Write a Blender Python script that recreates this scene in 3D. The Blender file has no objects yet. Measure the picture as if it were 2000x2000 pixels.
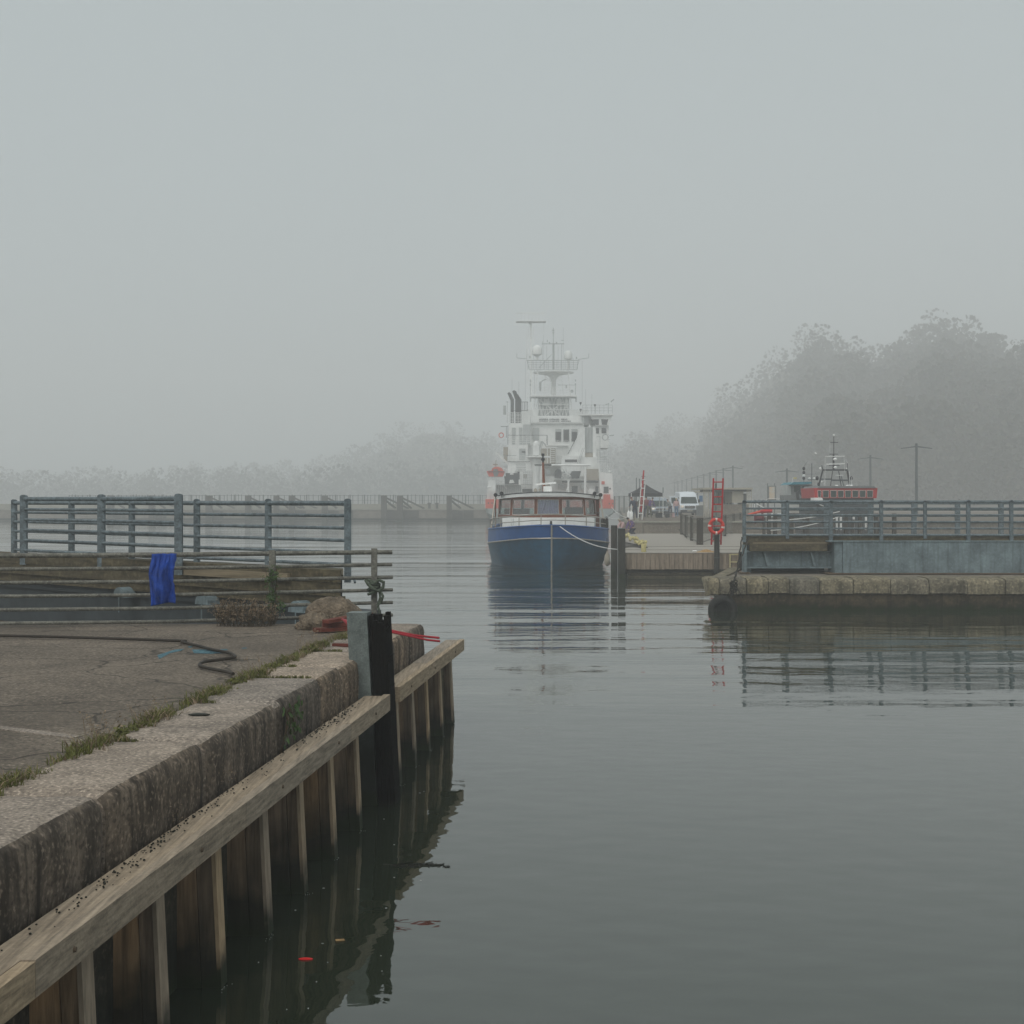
import bpy, bmesh, math, random
from mathutils import Vector, Matrix, Euler, noise as hn
rnd = random.Random(7)
R = math.radians
scene = bpy.context.scene
COL = scene.collection

# ------------------------------------------------------------------ camera, sky, sun, exposure
HC = 3.1                                     # eye height above the water
FPX = 2700.0                                 # focal length in photograph pixels
cam_d = bpy.data.cameras.new('camera'); cam = bpy.data.objects.new('camera', cam_d); COL.objects.link(cam)
cam.location = (0, 0, HC); cam.rotation_euler = (R(90), 0, 0)
cam_d.sensor_width = 36; cam_d.lens = 36*FPX/2000; cam_d.shift_y = -0.01
cam_d.clip_start = 0.1; cam_d.clip_end = 5000
scene.camera = cam
scene.view_settings.view_transform = 'Standard'; scene.view_settings.look = 'None'
scene.view_settings.exposure = 0.44; scene.view_settings.gamma = 1; scene.view_settings.use_curve_mapping = False
scene.cycles.volume_bounces = 4; scene.cycles.max_bounces = 8; scene.cycles.transparent_max_bounces = 16
SUN_EL, SUN_AZ = R(52), R(205)
world = bpy.data.worlds.new('World'); scene.world = world; world.use_nodes = True
nt = world.node_tree; nt.nodes.clear()
sky = nt.nodes.new('ShaderNodeTexSky'); sky.sky_type = 'NISHITA'; sky.sun_disc = False
sky.sun_elevation = SUN_EL; sky.sun_rotation = SUN_AZ; sky.air_density = 1.0; sky.dust_density = 4.0; sky.ozone_density = 1.0
hs = nt.nodes.new('ShaderNodeHueSaturation'); hs.inputs['Saturation'].default_value = 0.12
mx = nt.nodes.new('ShaderNodeMix'); mx.data_type = 'RGBA'; mx.inputs['Factor'].default_value = 0.86
mx.inputs['B'].default_value = (3.98, 4.58, 4.72, 1)        # the even grey of the cloud sheet
bg = nt.nodes.new('ShaderNodeBackground'); bg.inputs['Strength'].default_value = 0.088
wo = nt.nodes.new('ShaderNodeOutputWorld')
nt.links.new(sky.outputs[0], hs.inputs['Color']); nt.links.new(hs.outputs[0], mx.inputs['A'])
nt.links.new(mx.outputs['Result'], bg.inputs[0]); nt.links.new(bg.outputs[0], wo.inputs[0])
sun_d = bpy.data.lights.new('sun', 'SUN'); sun_d.energy = 1.35; sun_d.angle = R(60); sun_d.color = (1, .97, .92)
sun = bpy.data.objects.new('sun', sun_d); COL.objects.link(sun)
sun.rotation_euler = (R(90)-SUN_EL, 0, R(180)-SUN_AZ)

# ------------------------------------------------------------------ helpers
def PX(px, Y): return (px-1000)/FPX*Y
def PZ(py, Y): return HC-(py-980)/FPX*Y
def P(px, py, Y): return Vector((PX(px, Y), Y, PZ(py, Y)))
def PG(px, py, z=1.5):                       # photograph point lying on a level surface
    Y = (HC-z)*FPX/(py-980); return Vector((PX(px, Y), Y, z))
def PROP(o, label=None, cat=None, group=None, kind=None):
    if label: o['label'] = label
    if cat: o['category'] = cat
    if group: o['group'] = group
    if kind: o['kind'] = kind
    return o
def thing(name, label, cat, loc=(0, 0, 0), group=None, rz=0, kind=None):
    o = bpy.data.objects.new(name, None); COL.objects.link(o); o.location = loc; o.rotation_euler = (0, 0, rz)
    o.empty_display_size = .2
    return PROP(o, label, cat, group, kind)
def copy_tree(o, parent=None):
    c = o.copy(); COL.objects.link(c)
    if parent: c.parent = parent
    for ch in [x for x in bpy.data.objects if x.parent == o]: copy_tree(ch, c)
    return c

MATS = {}
def mat(name, c, rough=.7, metal=0, var=.25, scale=4, stretch=(1, 1, 1), bump=.15, c2=None, speck=0, spec=.28, speck_scale=60, streak=0, wet=None, emit=None, objvar=0, cracks=0, patch=0, trans=0, bdist=.01):
    """procedural paint/wood/stone: base colour broken up by noise (c to c2), fine specks, vertical run marks, a wet/algae band near the water"""
    m = bpy.data.materials.new(name); m.use_nodes = True; n = m.node_tree.nodes; l = m.node_tree.links
    b = n['Principled BSDF']; b.inputs['Roughness'].default_value = rough; b.inputs['Metallic'].default_value = metal
    b.inputs['Specular IOR Level'].default_value = spec
    if trans: b.inputs['Transmission Weight'].default_value = trans
    tc = n.new('ShaderNodeTexCoord'); mp = n.new('ShaderNodeMapping'); mp.inputs['Scale'].default_value = stretch
    l.new(tc.outputs['Object'], mp.inputs[0])
    nz = n.new('ShaderNodeTexNoise'); nz.inputs['Scale'].default_value = scale; nz.inputs['Detail'].default_value = 8; nz.inputs['Roughness'].default_value = .62
    l.new(mp.outputs[0], nz.inputs[0])
    rp = n.new('ShaderNodeValToRGB'); e = rp.color_ramp.elements
    if c2 is None: c2 = tuple(x*(1-var) for x in c)
    c1 = tuple(min(1, x*(1+var*.4)) for x in c)
    e[0].position = .33; e[0].color = (*c2, 1); e[1].position = .67; e[1].color = (*c1, 1)
    l.new(nz.outputs[0], rp.inputs[0]); out = rp.outputs[0]
    def mixin(fac, colr, prev, mode='MIX'):
        k = n.new('ShaderNodeMix'); k.data_type = 'RGBA'; k.blend_type = mode
        l.new(fac, k.inputs['Factor']); l.new(prev, k.inputs['A'])
        if isinstance(colr, tuple): k.inputs['B'].default_value = (*colr, 1)
        else: l.new(colr, k.inputs['B'])
        return k.outputs['Result']
    def ramp(src, a, bb, va=0, vb=1):
        k = n.new('ShaderNodeMapRange'); k.inputs[1].default_value = a; k.inputs[2].default_value = bb; k.inputs[3].default_value = va; k.inputs[4].default_value = vb
        l.new(src, k.inputs[0]); return k.outputs[0]
    if speck:
        s = n.new('ShaderNodeTexNoise'); s.inputs['Scale'].default_value = speck_scale; s.inputs['Detail'].default_value = 3
        l.new(tc.outputs['Object'], s.inputs[0])
        out = mixin(ramp(s.outputs[0], .55, .7, 0, speck), tuple(min(1, x*2.1) for x in c), out)
        out = mixin(ramp(s.outputs[0], .46, .34, 0, speck), tuple(x*.3 for x in c), out)
    if streak:
        sm = n.new('ShaderNodeMapping'); sm.inputs['Scale'].default_value = (9, 9, .7); l.new(tc.outputs['Object'], sm.inputs[0])
        s = n.new('ShaderNodeTexNoise'); s.inputs['Scale'].default_value = 1; s.inputs['Detail'].default_value = 5; l.new(sm.outputs[0], s.inputs[0])
        out = mixin(ramp(s.outputs[0], .5, .68, 0, streak), tuple(x*.22 for x in c), out)
    if patch:
        q = n.new('ShaderNodeTexNoise'); q.inputs['Scale'].default_value = .55; q.inputs['Detail'].default_value = 6; q.inputs['Distortion'].default_value = .6; l.new(tc.outputs['Object'], q.inputs[0])
        out = mixin(ramp(q.outputs[0], .52, .62, 0, patch), tuple(x*.5 for x in c), out)
        out = mixin(ramp(q.outputs[0], .40, .34, 0, patch*.7), tuple(min(1, x*1.35) for x in c), out)
    if cracks:
        dn = n.new('ShaderNodeTexNoise'); dn.inputs['Scale'].default_value = 2.5; dn.inputs['Detail'].default_value = 5; l.new(tc.outputs['Object'], dn.inputs[0])
        va = n.new('ShaderNodeMixRGB'); va.inputs[0].default_value = .25; l.new(tc.outputs['Object'], va.inputs[1]); l.new(dn.outputs['Color'], va.inputs[2])
        vo = n.new('ShaderNodeTexVoronoi'); vo.feature = 'DISTANCE_TO_EDGE'; vo.inputs['Scale'].default_value = .8; l.new(va.outputs[0], vo.inputs[0])
        out = mixin(ramp(vo.outputs['Distance'], .004, .011, cracks, 0), tuple(x*.2 for x in c), out)
    if objvar:
        oi = n.new('ShaderNodeObjectInfo'); k = n.new('ShaderNodeHueSaturation'); l.new(ramp(oi.outputs['Random'], 0, 1, 1-objvar, 1+objvar*.7), k.inputs['Value']); l.new(ramp(oi.outputs['Random'], 0, 1, .8, 1.15), k.inputs['Saturation']); l.new(out, k.inputs['Color']); out = k.outputs[0]
    if wet is not None:
        g = n.new('ShaderNodeNewGeometry'); sx = n.new('ShaderNodeSeparateXYZ'); l.new(g.outputs['Position'], sx.inputs[0])
        wn = n.new('ShaderNodeTexNoise'); wn.inputs['Scale'].default_value = 3.5; wn.inputs['Detail'].default_value = 4; l.new(g.outputs['Position'], wn.inputs[0])
        ad = n.new('ShaderNodeMath'); ad.operation = 'MULTIPLY_ADD'; l.new(wn.outputs[0], ad.inputs[0]); ad.inputs[1].default_value = -.5; l.new(sx.outputs[2], ad.inputs[2])
        f = ramp(ad.outputs[0], wet[0]-.25, wet[1]-.25, .93, 0)
        out = mixin(f, (.012, .014, .009), out)
        f2 = ramp(ad.outputs[0], -.20, -.08, .9, 0)
        out = mixin(f2, (.014, .022, .006), out)
    l.new(out, b.inputs['Base Color'])
    if bump:
        bp = n.new('ShaderNodeBump'); bp.inputs['Strength'].default_value = bump; bp.inputs['Distance'].default_value = bdist
        l.new((s.outputs[0] if speck else nz.outputs[0]), bp.inputs['Height']); l.new(bp.outputs[0], b.inputs['Normal'])
    if emit: b.inputs['Emission Color'].default_value = (*emit[:3], 1); b.inputs['Emission Strength'].default_value = emit[3]
    MATS[name] = m; return m

class MB:
    def __init__(s, T=None): s.v = []; s.f = []; s.T = T
    def add(s, vs, fs):
        k = len(s.v)
        s.v += [(s.T @ Vector(v)) if s.T else Vector(v) for v in vs]; s.f += [tuple(i+k for i in f) for f in fs]; return s
    def box(s, x0, x1, y0, y1, z0, z1):
        if x0 > x1: x0, x1 = x1, x0
        if y0 > y1: y0, y1 = y1, y0
        if z0 > z1: z0, z1 = z1, z0
        return s.add([(x0, y0, z0), (x1, y0, z0), (x1, y1, z0), (x0, y1, z0), (x0, y0, z1), (x1, y0, z1), (x1, y1, z1), (x0, y1, z1)],
                     [(0, 3, 2, 1), (4, 5, 6, 7), (0, 1, 5, 4), (1, 2, 6, 5), (2, 3, 7, 6), (3, 0, 4, 7)])
    def bev(s, x0, x1, y0, y1, z0, z1, b):      # box with chamfered edges all round
        vs = []; idx = {}
        for i, X in enumerate((x0, x1)):
            for j, Y in enumerate((y0, y1)):
                for k, Z in enumerate((z0, z1)):
                    dx = b if i == 0 else -b; dy = b if j == 0 else -b; dz = b if k == 0 else -b
                    idx[i, j, k] = len(vs); vs += [(X, Y+dy, Z+dz), (X+dx, Y, Z+dz), (X+dx, Y+dy, Z)]
        bm = bmesh.new(); bv = [bm.verts.new(v) for v in vs]
        r = bmesh.ops.convex_hull(bm, input=bv)
        bm.normal_update(); bm.verts.index_update()
        s.add([v.co.copy() for v in bm.verts], [tuple(v.index for v in f.verts) for f in bm.faces]); bm.free(); return s
    def rect(s, px0, py0, px1, py1, Y, d=.3):   # photograph rectangle, standing at distance Y, d deep
        return s.box(PX(px0, Y), PX(px1, Y), Y, Y+d, PZ(py0, Y), PZ(py1, Y))
    def poly(s, pts, Y, d=.3):                  # photograph polygon at distance Y, d deep
        n = len(pts); a = [P(x, y, Y) for x, y in pts]; b = [v+Vector((0, d, 0)) for v in a]
        return s.add(a+b, [tuple(range(n)), tuple(range(2*n-1, n-1, -1))]+[(i, i+n, (i+1) % n+n, (i+1) % n) for i in range(n)])
    def prism(s, pts, z0, z1):                  # plan polygon extruded upwards
        n = len(pts); a = [(x, y, z0) for x, y in pts]; b = [(x, y, z1) for x, y in pts]
        return s.add(a+b, [tuple(range(n-1, -1, -1)), tuple(range(n, 2*n))]+[(i, (i+1) % n, (i+1) % n+n, i+n) for i in range(n)])
    def cyl(s, p0, p1, r0, r1=None, n=10, cap=True):
        p0 = Vector(p0); p1 = Vector(p1); r1 = r0 if r1 is None else r1
        d = (p1-p0)
        if d.length < 1e-6: return s
        d.normalize(); u = d.orthogonal().normalized(); w = d.cross(u); vs = []
        for p, r in ((p0, r0), (p1, r1)):
            for i in range(n):
                t = 2*math.pi*i/n; vs.append(p+u*math.cos(t)*r+w*math.sin(t)*r)
        fs = [(i, (i+1) % n, (i+1) % n+n, i+n) for i in range(n)]
        if cap: fs += [tuple(range(n-1, -1, -1)), tuple(range(n, 2*n))]
        return s.add(vs, fs)
    def bar(s, p0, p1, w, h=None):              # square bar between two points
        p0 = Vector(p0); p1 = Vector(p1); h = h or w; d = (p1-p0).normalized()
        up = Vector((0, 0, 1)) if abs(d.z) < .95 else Vector((0, 1, 0))
        u = d.cross(up).normalized()*w/2; v = u.cross(d).normalized()*h/2
        vs = [p+a*u+b*v for p in (p0, p1) for a, b in ((-1, -1), (1, -1), (1, 1), (-1, 1))]
        return s.add(vs, [(0, 1, 2, 3), (7, 6, 5, 4), (0, 4, 5, 1), (1, 5, 6, 2), (2, 6, 7, 3), (3, 7, 4, 0)])
    def tube(s, pts, r, n=6, closed=False):
        pts = [Vector(p) for p in pts]; N = len(pts); vs = []; prev = None
        for i, p in enumerate(pts):
            if closed: d = pts[(i+1) % N]-pts[i-1]
            else: d = pts[min(i+1, N-1)]-pts[max(i-1, 0)]
            d.normalize()
            u = d.orthogonal().normalized() if prev is None else (prev-d*prev.dot(d)).normalized()
            prev = u; w = d.cross(u); rr = r(i/(N-1)) if callable(r) else r
            for k in range(n):
                t = 2*math.pi*k/n; vs.append(p+u*math.cos(t)*rr+w*math.sin(t)*rr)
        fs = []
        for i in range(N if closed else N-1):
            j = (i+1) % N
            for k in range(n): fs.append((i*n+k, i*n+(k+1) % n, j*n+(k+1) % n, j*n+k))
        if not closed: fs += [tuple(range(n-1, -1, -1)), tuple((N-1)*n+k for k in range(n))]
        return s.add(vs, fs)
    def lathe(s, c, prof, n=16, axis='z'):      # prof = [(r, h)]
        c = Vector(c); vs = []
        for r, h in prof:
            for k in range(n):
                t = 2*math.pi*k/n; a, b = r*math.cos(t), r*math.sin(t)
                vs.append(c+(Vector((a, b, h)) if axis == 'z' else Vector((a, h, b)) if axis == 'y' else Vector((h, a, b))))
        m = len(prof); fs = [(i*n+k, i*n+(k+1) % n, (i+1)*n+(k+1) % n, (i+1)*n+k) for i in range(m-1) for k in range(n)]
        if prof[0][0] > 1e-4: fs.append(tuple(range(n-1, -1, -1)))
        if prof[-1][0] > 1e-4: fs.append(tuple((m-1)*n+k for k in range(n)))
        return s.add(vs, fs)
    def ball(s, c, rx, ry=None, rz=None, n=12, m=8):
        ry = ry or rx; rz = rz or rx; c = Vector(c); vs = [c+Vector((0, 0, -rz))]
        for j in range(1, m):
            a = -math.pi/2+math.pi*j/m
            for k in range(n):
                t = 2*math.pi*k/n; vs.append(c+Vector((rx*math.cos(a)*math.cos(t), ry*math.cos(a)*math.sin(t), rz*math.sin(a))))
        vs.append(c+Vector((0, 0, rz))); fs = []; L = len(vs)-1
        for k in range(n):
            fs.append((0, 1+(k+1) % n, 1+k)); fs.append((L, L-n+k, L-n+(k+1) % n))
        for j in range(m-2):
            for k in range(n): fs.append((1+j*n+k, 1+j*n+(k+1) % n, 1+(j+1)*n+(k+1) % n, 1+(j+1)*n+k))
        return s.add(vs, fs)
    def grid(s, rows):                          # rows of points of the same length
        m, n = len(rows), len(rows[0])
        return s.add([p for r in rows for p in r], [(i*n+j, i*n+j+1, (i+1)*n+j+1, (i+1)*n+j) for i in range(m-1) for j in range(n-1)])
    def build(s, name, m, parent=None, smooth=False, local=False, fix=True, **kw):
        off = Vector((0, 0, 0)); q = parent
        if not local:
            while q is not None: off += q.location; q = q.parent
        me = bpy.data.meshes.new(name); me.from_pydata([tuple(v-off) for v in s.v], [], s.f)
        if fix:
            bm = bmesh.new(); bm.from_mesh(me); bmesh.ops.recalc_face_normals(bm, faces=bm.faces); bm.to_mesh(me); bm.free()
        if smooth:
            for p in me.polygons: p.use_smooth = True
            try: me.set_sharp_from_angle(angle=R(40))
            except Exception: pass
        me.materials.append(MATS[m] if isinstance(m, str) else m)
        o = bpy.data.objects.new(name, me); COL.objects.link(o)
        if parent: o.parent = parent
        if kw: PROP(o, **kw)
        return o

# ------------------------------------------------------------------ materials
mat('asphalt', (.150, .122, .094), .9, var=.35, scale=1.2, speck=.85, speck_scale=38, bump=.6, patch=.45, cracks=.8)
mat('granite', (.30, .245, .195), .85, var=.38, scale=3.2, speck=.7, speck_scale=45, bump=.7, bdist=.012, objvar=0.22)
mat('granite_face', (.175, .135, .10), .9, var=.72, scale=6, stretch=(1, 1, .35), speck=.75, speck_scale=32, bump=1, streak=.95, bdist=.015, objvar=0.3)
mat('pier_stone', (.19, .165, .115), .9, var=.5, scale=2.4, speck=.65, speck_scale=16, bump=.8, bdist=.02, streak=.5, objvar=0.22)
mat('masonry_wet', (.10, .082, .06), .9, var=.6, scale=4, speck=.5, speck_scale=25, bump=1, bdist=.02, streak=.6, wet=(.25, .8))
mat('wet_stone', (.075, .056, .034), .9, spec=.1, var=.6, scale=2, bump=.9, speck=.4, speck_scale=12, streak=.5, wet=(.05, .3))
mat('wood_beam', (.35, .275, .195), .8, var=.5, scale=4.5, stretch=(9, .5, 9), bump=.5, speck=.12, speck_scale=35, objvar=0.15)
mat('wood_plank', (.27, .180, .108), .85, var=.6, scale=3.5, stretch=(6, 6, .5), bump=.6, wet=(.22, .66), objvar=0.3)
mat('sawn_lit_wood', (.40, .30, .20), .8, var=.4, scale=4, stretch=(5, 5, 1), bump=.4, wet=(.1, .3), objvar=0.2)  # pale for fresh sawing and for skylight off the water, put in the colour
mat('burnt_wood', (.006, .005, .004), .95, spec=.08, var=.6, scale=4, stretch=(10, 10, 1), bump=1, bdist=.03)
mat('zinc', (.17, .195, .185), .6, metal=.25, var=.4, scale=10, bump=.1, speck=.3, speck_scale=60, streak=.2, wet=(.5, 1.1))  # band set high here: darkens the post from beam height downwards
mat('rail_steel', (.15, .185, .20), .6, metal=.1, var=.5, scale=7, bump=.2, speck=.3, speck_scale=30)
mat('old_rail', (.17, .165, .14), .7, metal=.1, var=.5, scale=9, bump=.4, speck=.45, speck_scale=40)
mat('bridge_steel', (.18, .23, .245), .6, metal=.1, var=.4, scale=2.2, bump=.15, streak=.45, speck=.2, speck_scale=14)
mat('bridge_dark', (.045, .055, .06), .7, var=.3, scale=3)
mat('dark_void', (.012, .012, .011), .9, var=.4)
mat('mossy_timber', (.10, .082, .048), .9, var=.6, scale=3, stretch=(.7, .7, 4), bump=.8, speck=.4, speck_scale=12)
mat('old_plank', (.23, .185, .12), .85, var=.4, scale=2, stretch=(.5, .5, 8), bump=.5)
mat('rock', (.19, .148, .105), .92, var=.5, scale=5, bump=1, bdist=.05, speck=.35, speck_scale=30)
mat('red_wood', (.15, .035, .022), .7, var=.4, scale=6, bump=.3)
mat('red_plastic', (.30, .012, .022), .4, var=.25, scale=8, bump=.1)
mat('blue_tarp', (.004, .045, .28), .65, var=.4, scale=6, bump=.6, bdist=.03)
mat('rubber', (.018, .017, .015), .75, var=.4, scale=8, bump=.4)
mat('hose', (.03, .022, .015), .6, var=.4)
mat('chalk_blue', (.07, .15, .18), .95, var=.5, scale=20, speck=.6, speck_scale=60)
mat('grass_a', (.13, .135, .035), .8, var=.5, scale=12)
mat('leaf_green', (.06, .11, .03), .7, var=.5, scale=20)
mat('dry_weed', (.27, .20, .13), .9, var=.6, scale=14)
mat('stem', (.07, .05, .03), .9, var=.4)
mat('rope_green', (.09, .11, .08), .9, var=.6, scale=30, bump=.8)
mat('rope_dark', (.03, .026, .02), .9, var=.5, scale=30)
mat('rope_white', (.6, .6, .58), .8, var=.15)
mat('deck_wood', (.34, .31, .27), .85, var=.25, scale=2, stretch=(.4, 6, 1), bump=.2)
mat('fascia_wood', (.30, .235, .175), .85, var=.45, scale=2.2, stretch=(4, 4, .5), bump=.4, speck=.1, speck_scale=10)
mat('pile_dark', (.045, .042, .034), .85, var=.5, scale=3, stretch=(5, 5, .6), bump=.5, wet=(.1, .5))
mat('cream_paint', (.55, .47, .25), .6, var=.25, scale=10)
mat('red_paint', (.45, .012, .018), .45, var=.2, scale=8, bump=.05)
mat('buoy_red', (.62, .03, .015), .5, var=.2, scale=6)
mat('buoy_white', (.7, .6, .55), .5, var=.15)
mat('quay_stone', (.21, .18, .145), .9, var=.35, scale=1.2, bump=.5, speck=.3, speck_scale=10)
mat('quay_top', (.30, .29, .24), .9, var=.25, scale=.6, speck=.2, speck_scale=8)
mat('hull_blue', (.001, .072, .26), .35, var=.25, scale=1.5, bump=.04)
mat('hull_low', (.001, .072, .145), .4, var=.35, scale=1.8, stretch=(1, 1, 2), bump=.05, streak=.25)
mat('white_paint', (.80, .80, .78), .45, var=.12, scale=3, bump=.03)
mat('ship_white', (.80, .81, .79), .5, var=.14, scale=.8, bump=.02, streak=.16)
mat('ship_grey', (.42, .44, .43), .5, var=.15, scale=1)
mat('ship_hull', (.30, .34, .33), .5, var=.2, scale=.7)
mat('ship_dark', (.04, .04, .043), .6, var=.2)
mat('ship_tan', (.34, .30, .24), .7, var=.2)
mat('orange', (.62, .075, .035), .5, var=.15, scale=1)
mat('varnish', (.19, .062, .03), .35, var=.35, scale=5, bump=.05)
mat('steel_rail', (.42, .38, .33), .35, metal=.6, var=.2)
mat('lamp_black', (.02, .02, .022), .5, var=.2)
mat('curtain', (.30, .24, .50), .8, var=.3, scale=10)
mat('lamp_grey', (.10, .115, .12), .6, var=.1)
mat('tent_black', (.03, .03, .033), .8, var=.2)
mat('van_white', (.66, .70, .74), .3, var=.05)
mat('van_silver', (.32, .36, .40), .3, metal=.4, var=.05)
mat('black_plastic', (.025, .026, .028), .6, var=.2)
mat('wall_beige', (.42, .39, .32), .8, var=.12)
mat('wall_grey', (.17, .18, .18), .8, var=.15)
mat('pile_wood', (.055, .046, .036), .9, var=.4, scale=2, stretch=(3, 3, .4), wet=(.1, .7))
mat('fence_dark', (.05, .05, .045), .8, var=.3)
mat('skin', (.45, .26, .18), .6, var=.1)
mat('purple', (.10, .05, .16), .8, var=.3, scale=8)
mat('navy', (.03, .035, .06), .8, var=.3)
mat('maroon', (.16, .04, .045), .8, var=.3)
mat('denim', (.13, .21, .32), .85, var=.25)
mat('pink_cloth', (.5, .33, .32), .8, var=.2)
mat('olive', (.10, .10, .06), .8, var=.3)
mat('hair', (.025, .018, .014), .8, var=.3)
mat('blond', (.45, .38, .22), .8, var=.3)
mat('yellow', (.55, .48, .22), .7, var=.3, scale=10)
mat('sand', (.40, .25, .11), .95, var=.4, scale=14, bump=.6)
mat('teal_roof', (.03, .20, .26), .5, var=.2)
mat('boat_red', (.42, .02, .02), .4, var=.15)
mat('pane_dark', (.03, .045, .04), .12, var=.3, scale=.7, bump=0)
mat('poster', (.50, .36, .22), .8, var=.6, scale=3, c2=(.5, .5, .47))
mat('blue_sign', (.02, .11, .25), .6, var=.2)
mat('forest', (.045, .040, .026), .95, var=.55, scale=.12, c2=(.018, .024, .014), bump=0)
mat('terrain', (.10, .09, .06), .95, var=.4, scale=.1, bump=0)
mat('mud', (.05, .045, .035), .95)
mat('light_glow', (1, .8, .5), .5, emit=(1, .7, .35, 3))
mat('litter_red', (.75, .02, .02), .5)
mat('weed', (.015, .016, .01), .6, var=.5)
mat('foam', (.5, .5, .48), .7)
mat('rust', (.12, .085, .055), .8, var=.4)
mat('lettering', (.03, .03, .035), .6, var=0, bump=0)
def glass(name, tint=(.88, .92, .91), op=.12):
    m = bpy.data.materials.new(name); m.use_nodes = True; n = m.node_tree.nodes; l = m.node_tree.links; n.remove(n['Principled BSDF'])
    t = n.new('ShaderNodeBsdfTransparent'); t.inputs[0].default_value = (*tint, 1)
    g = n.new('ShaderNodeBsdfGlossy'); g.inputs['Roughness'].default_value = .05
    nz = n.new('ShaderNodeTexNoise'); nz.inputs['Scale'].default_value = 2
    r = n.new('ShaderNodeMapRange'); r.inputs[3].default_value = op*.7; r.inputs[4].default_value = op*1.3; l.new(nz.outputs[0], r.inputs[0])
    x = n.new('ShaderNodeMixShader'); l.new(r.outputs[0], x.inputs[0]); l.new(t.outputs[0], x.inputs[1]); l.new(g.outputs[0], x.inputs[2])
    l.new(x.outputs[0], n['Material Output'].inputs[0]); MATS[name] = m
glass('clear_glass')
# water: dark green body under a rippled mirror; ripples long across the view, calm patches nearer the quay
def water_mat():
    m = bpy.data.materials.new('water'); m.use_nodes = True; n = m.node_tree.nodes; l = m.node_tree.links; b = n['Principled BSDF']
    b.inputs['Base Color'].default_value = (.022, .029, .018, 1); b.inputs['Roughness'].default_value = .015; b.inputs['IOR'].default_value = 1.72
    g = n.new('ShaderNodeNewGeometry'); sx = n.new('ShaderNodeSeparateXYZ'); l.new(g.outputs['Position'], sx.inputs[0])
    def noise(sc, scale, det, dist=0, rot=0):
        mp = n.new('ShaderNodeMapping'); mp.inputs['Scale'].default_value = sc; mp.inputs['Rotation'].default_value = (0, 0, rot); l.new(g.outputs['Position'], mp.inputs[0])
        z = n.new('ShaderNodeTexNoise'); z.inputs['Scale'].default_value = scale; z.inputs['Detail'].default_value = det; z.inputs['Distortion'].default_value = dist
        l.new(mp.outputs[0], z.inputs[0]); return z.outputs[0]
    def mth(op, a, b2):
        k = n.new('ShaderNodeMath'); k.operation = op
        for i, v in enumerate((a, b2)):
            if isinstance(v, (int, float)): k.inputs[i].default_value = v
            else: l.new(v, k.inputs[i])
        return k.outputs[0]
    def mr(src, a, bb, va, vb):
        k = n.new('ShaderNodeMapRange'); k.inputs[1].default_value = a; k.inputs[2].default_value = bb; k.inputs[3].default_value = va; k.inputs[4].default_value = vb; l.new(src, k.inputs[0]); return k.outputs[0]
    w1 = noise((.16, 1, 1), .75, 2, .4, .04)          # swell trains
    w2 = noise((.3, 1, 1), 3.2, 3, .3, -.05)         # ripples
    w3 = noise((.7, 1, 1), 2.2, 1, 0, .3)             # soft near wobble
    patch = noise((.12, .5, 1), .12, 1.5)
    zone = mr(sx.outputs[1], 15, 42, 0, 1)            # open water beyond the lee of the quay is more ruffled
    pm = mth('MULTIPLY', mr(patch, .36, .62, .12, 1.25), zone)
    h = mth('ADD', mth('MULTIPLY', mth('MULTIPLY', w1, .075), pm), mth('MULTIPLY', mth('MULTIPLY', w2, .011), pm))
    w4 = noise((.8, 1, 1), 7, 2, .5, -.4)
    w0 = noise((.10, 1, 1), .33, 1, .3, .06)
    h = mth('ADD', h, mth('MULTIPLY', mth('MULTIPLY', w0, .13), zone))
    h = mth('ADD', h, mth('MULTIPLY', w3, .0062))
    h = mth('ADD', h, mth('MULTIPLY', w4, .0006))
    bp = n.new('ShaderNodeBump'); bp.inputs['Strength'].default_value = 1; bp.inputs['Distance'].default_value = 1
    l.new(h, bp.inputs['Height']); l.new(bp.outputs[0], b.inputs['Normal']); MATS['water'] = m
water_mat()

# ------------------------------------------------------------------ setting: water, terrain, haze
w = MB(); w.add([(-900, -60, 0), (900, -60, 0), (900, 1000, 0), (-900, 1000, 0)], [(0, 1, 2, 3)])
w.build('water', 'water', kind='structure')
w = MB(); w.add([(-910, -70, -6), (910, -70, -6), (910, 1010, -6), (-910, 1010, -6)], [(0, 1, 2, 3)])
w.build('harbour_bed', 'mud', kind='structure')
# hills: height field round the far side of the harbour
def hill_h(x, y):
    d = math.hypot(x, y); a = math.degrees(math.atan2(x, y))
    def bump(a0, w_, h): return h*math.exp(-((a-a0)/w_)**2)
    far = max(0, min(1, (d-560)/300))*(4+bump(-3, 4, 34)+bump(-11, 5, 9)+bump(6.5, 4, 36)+bump(22, 9, 60)+bump(-22, 5, 6))
    r0 = 300+max(0, 13.5-a)*34
    near = max(0, min(1, (d-r0)/280)) if a > 2 else 0
    near = (near**.8)*(bump(8.6, 1.6, 40)+bump(12.0, 2.5, 60)+bump(16.8, 2.6, 46)+bump(23, 5, 64))
    h = max(far, near); q = hn.noise(Vector((x*.018, y*.018, 1)))*.30+hn.noise(Vector((x*.05, y*.05, 4)))*.14
    return h*(1+q)
rows = []
for j in range(0, 70):
    row = []
    for i in range(0, 110):
        x = -880+1760*i/109; y = 200+790*j/69
        h = hill_h(x, y); row.append((x, y, -1+h+(math.sin(x*.11)+math.cos(y*.13))*min(1, h/6)*1.2))
    rows.append(row)
MB().grid(rows).build('hills', 'terrain', smooth=True, kind='structure')
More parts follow.
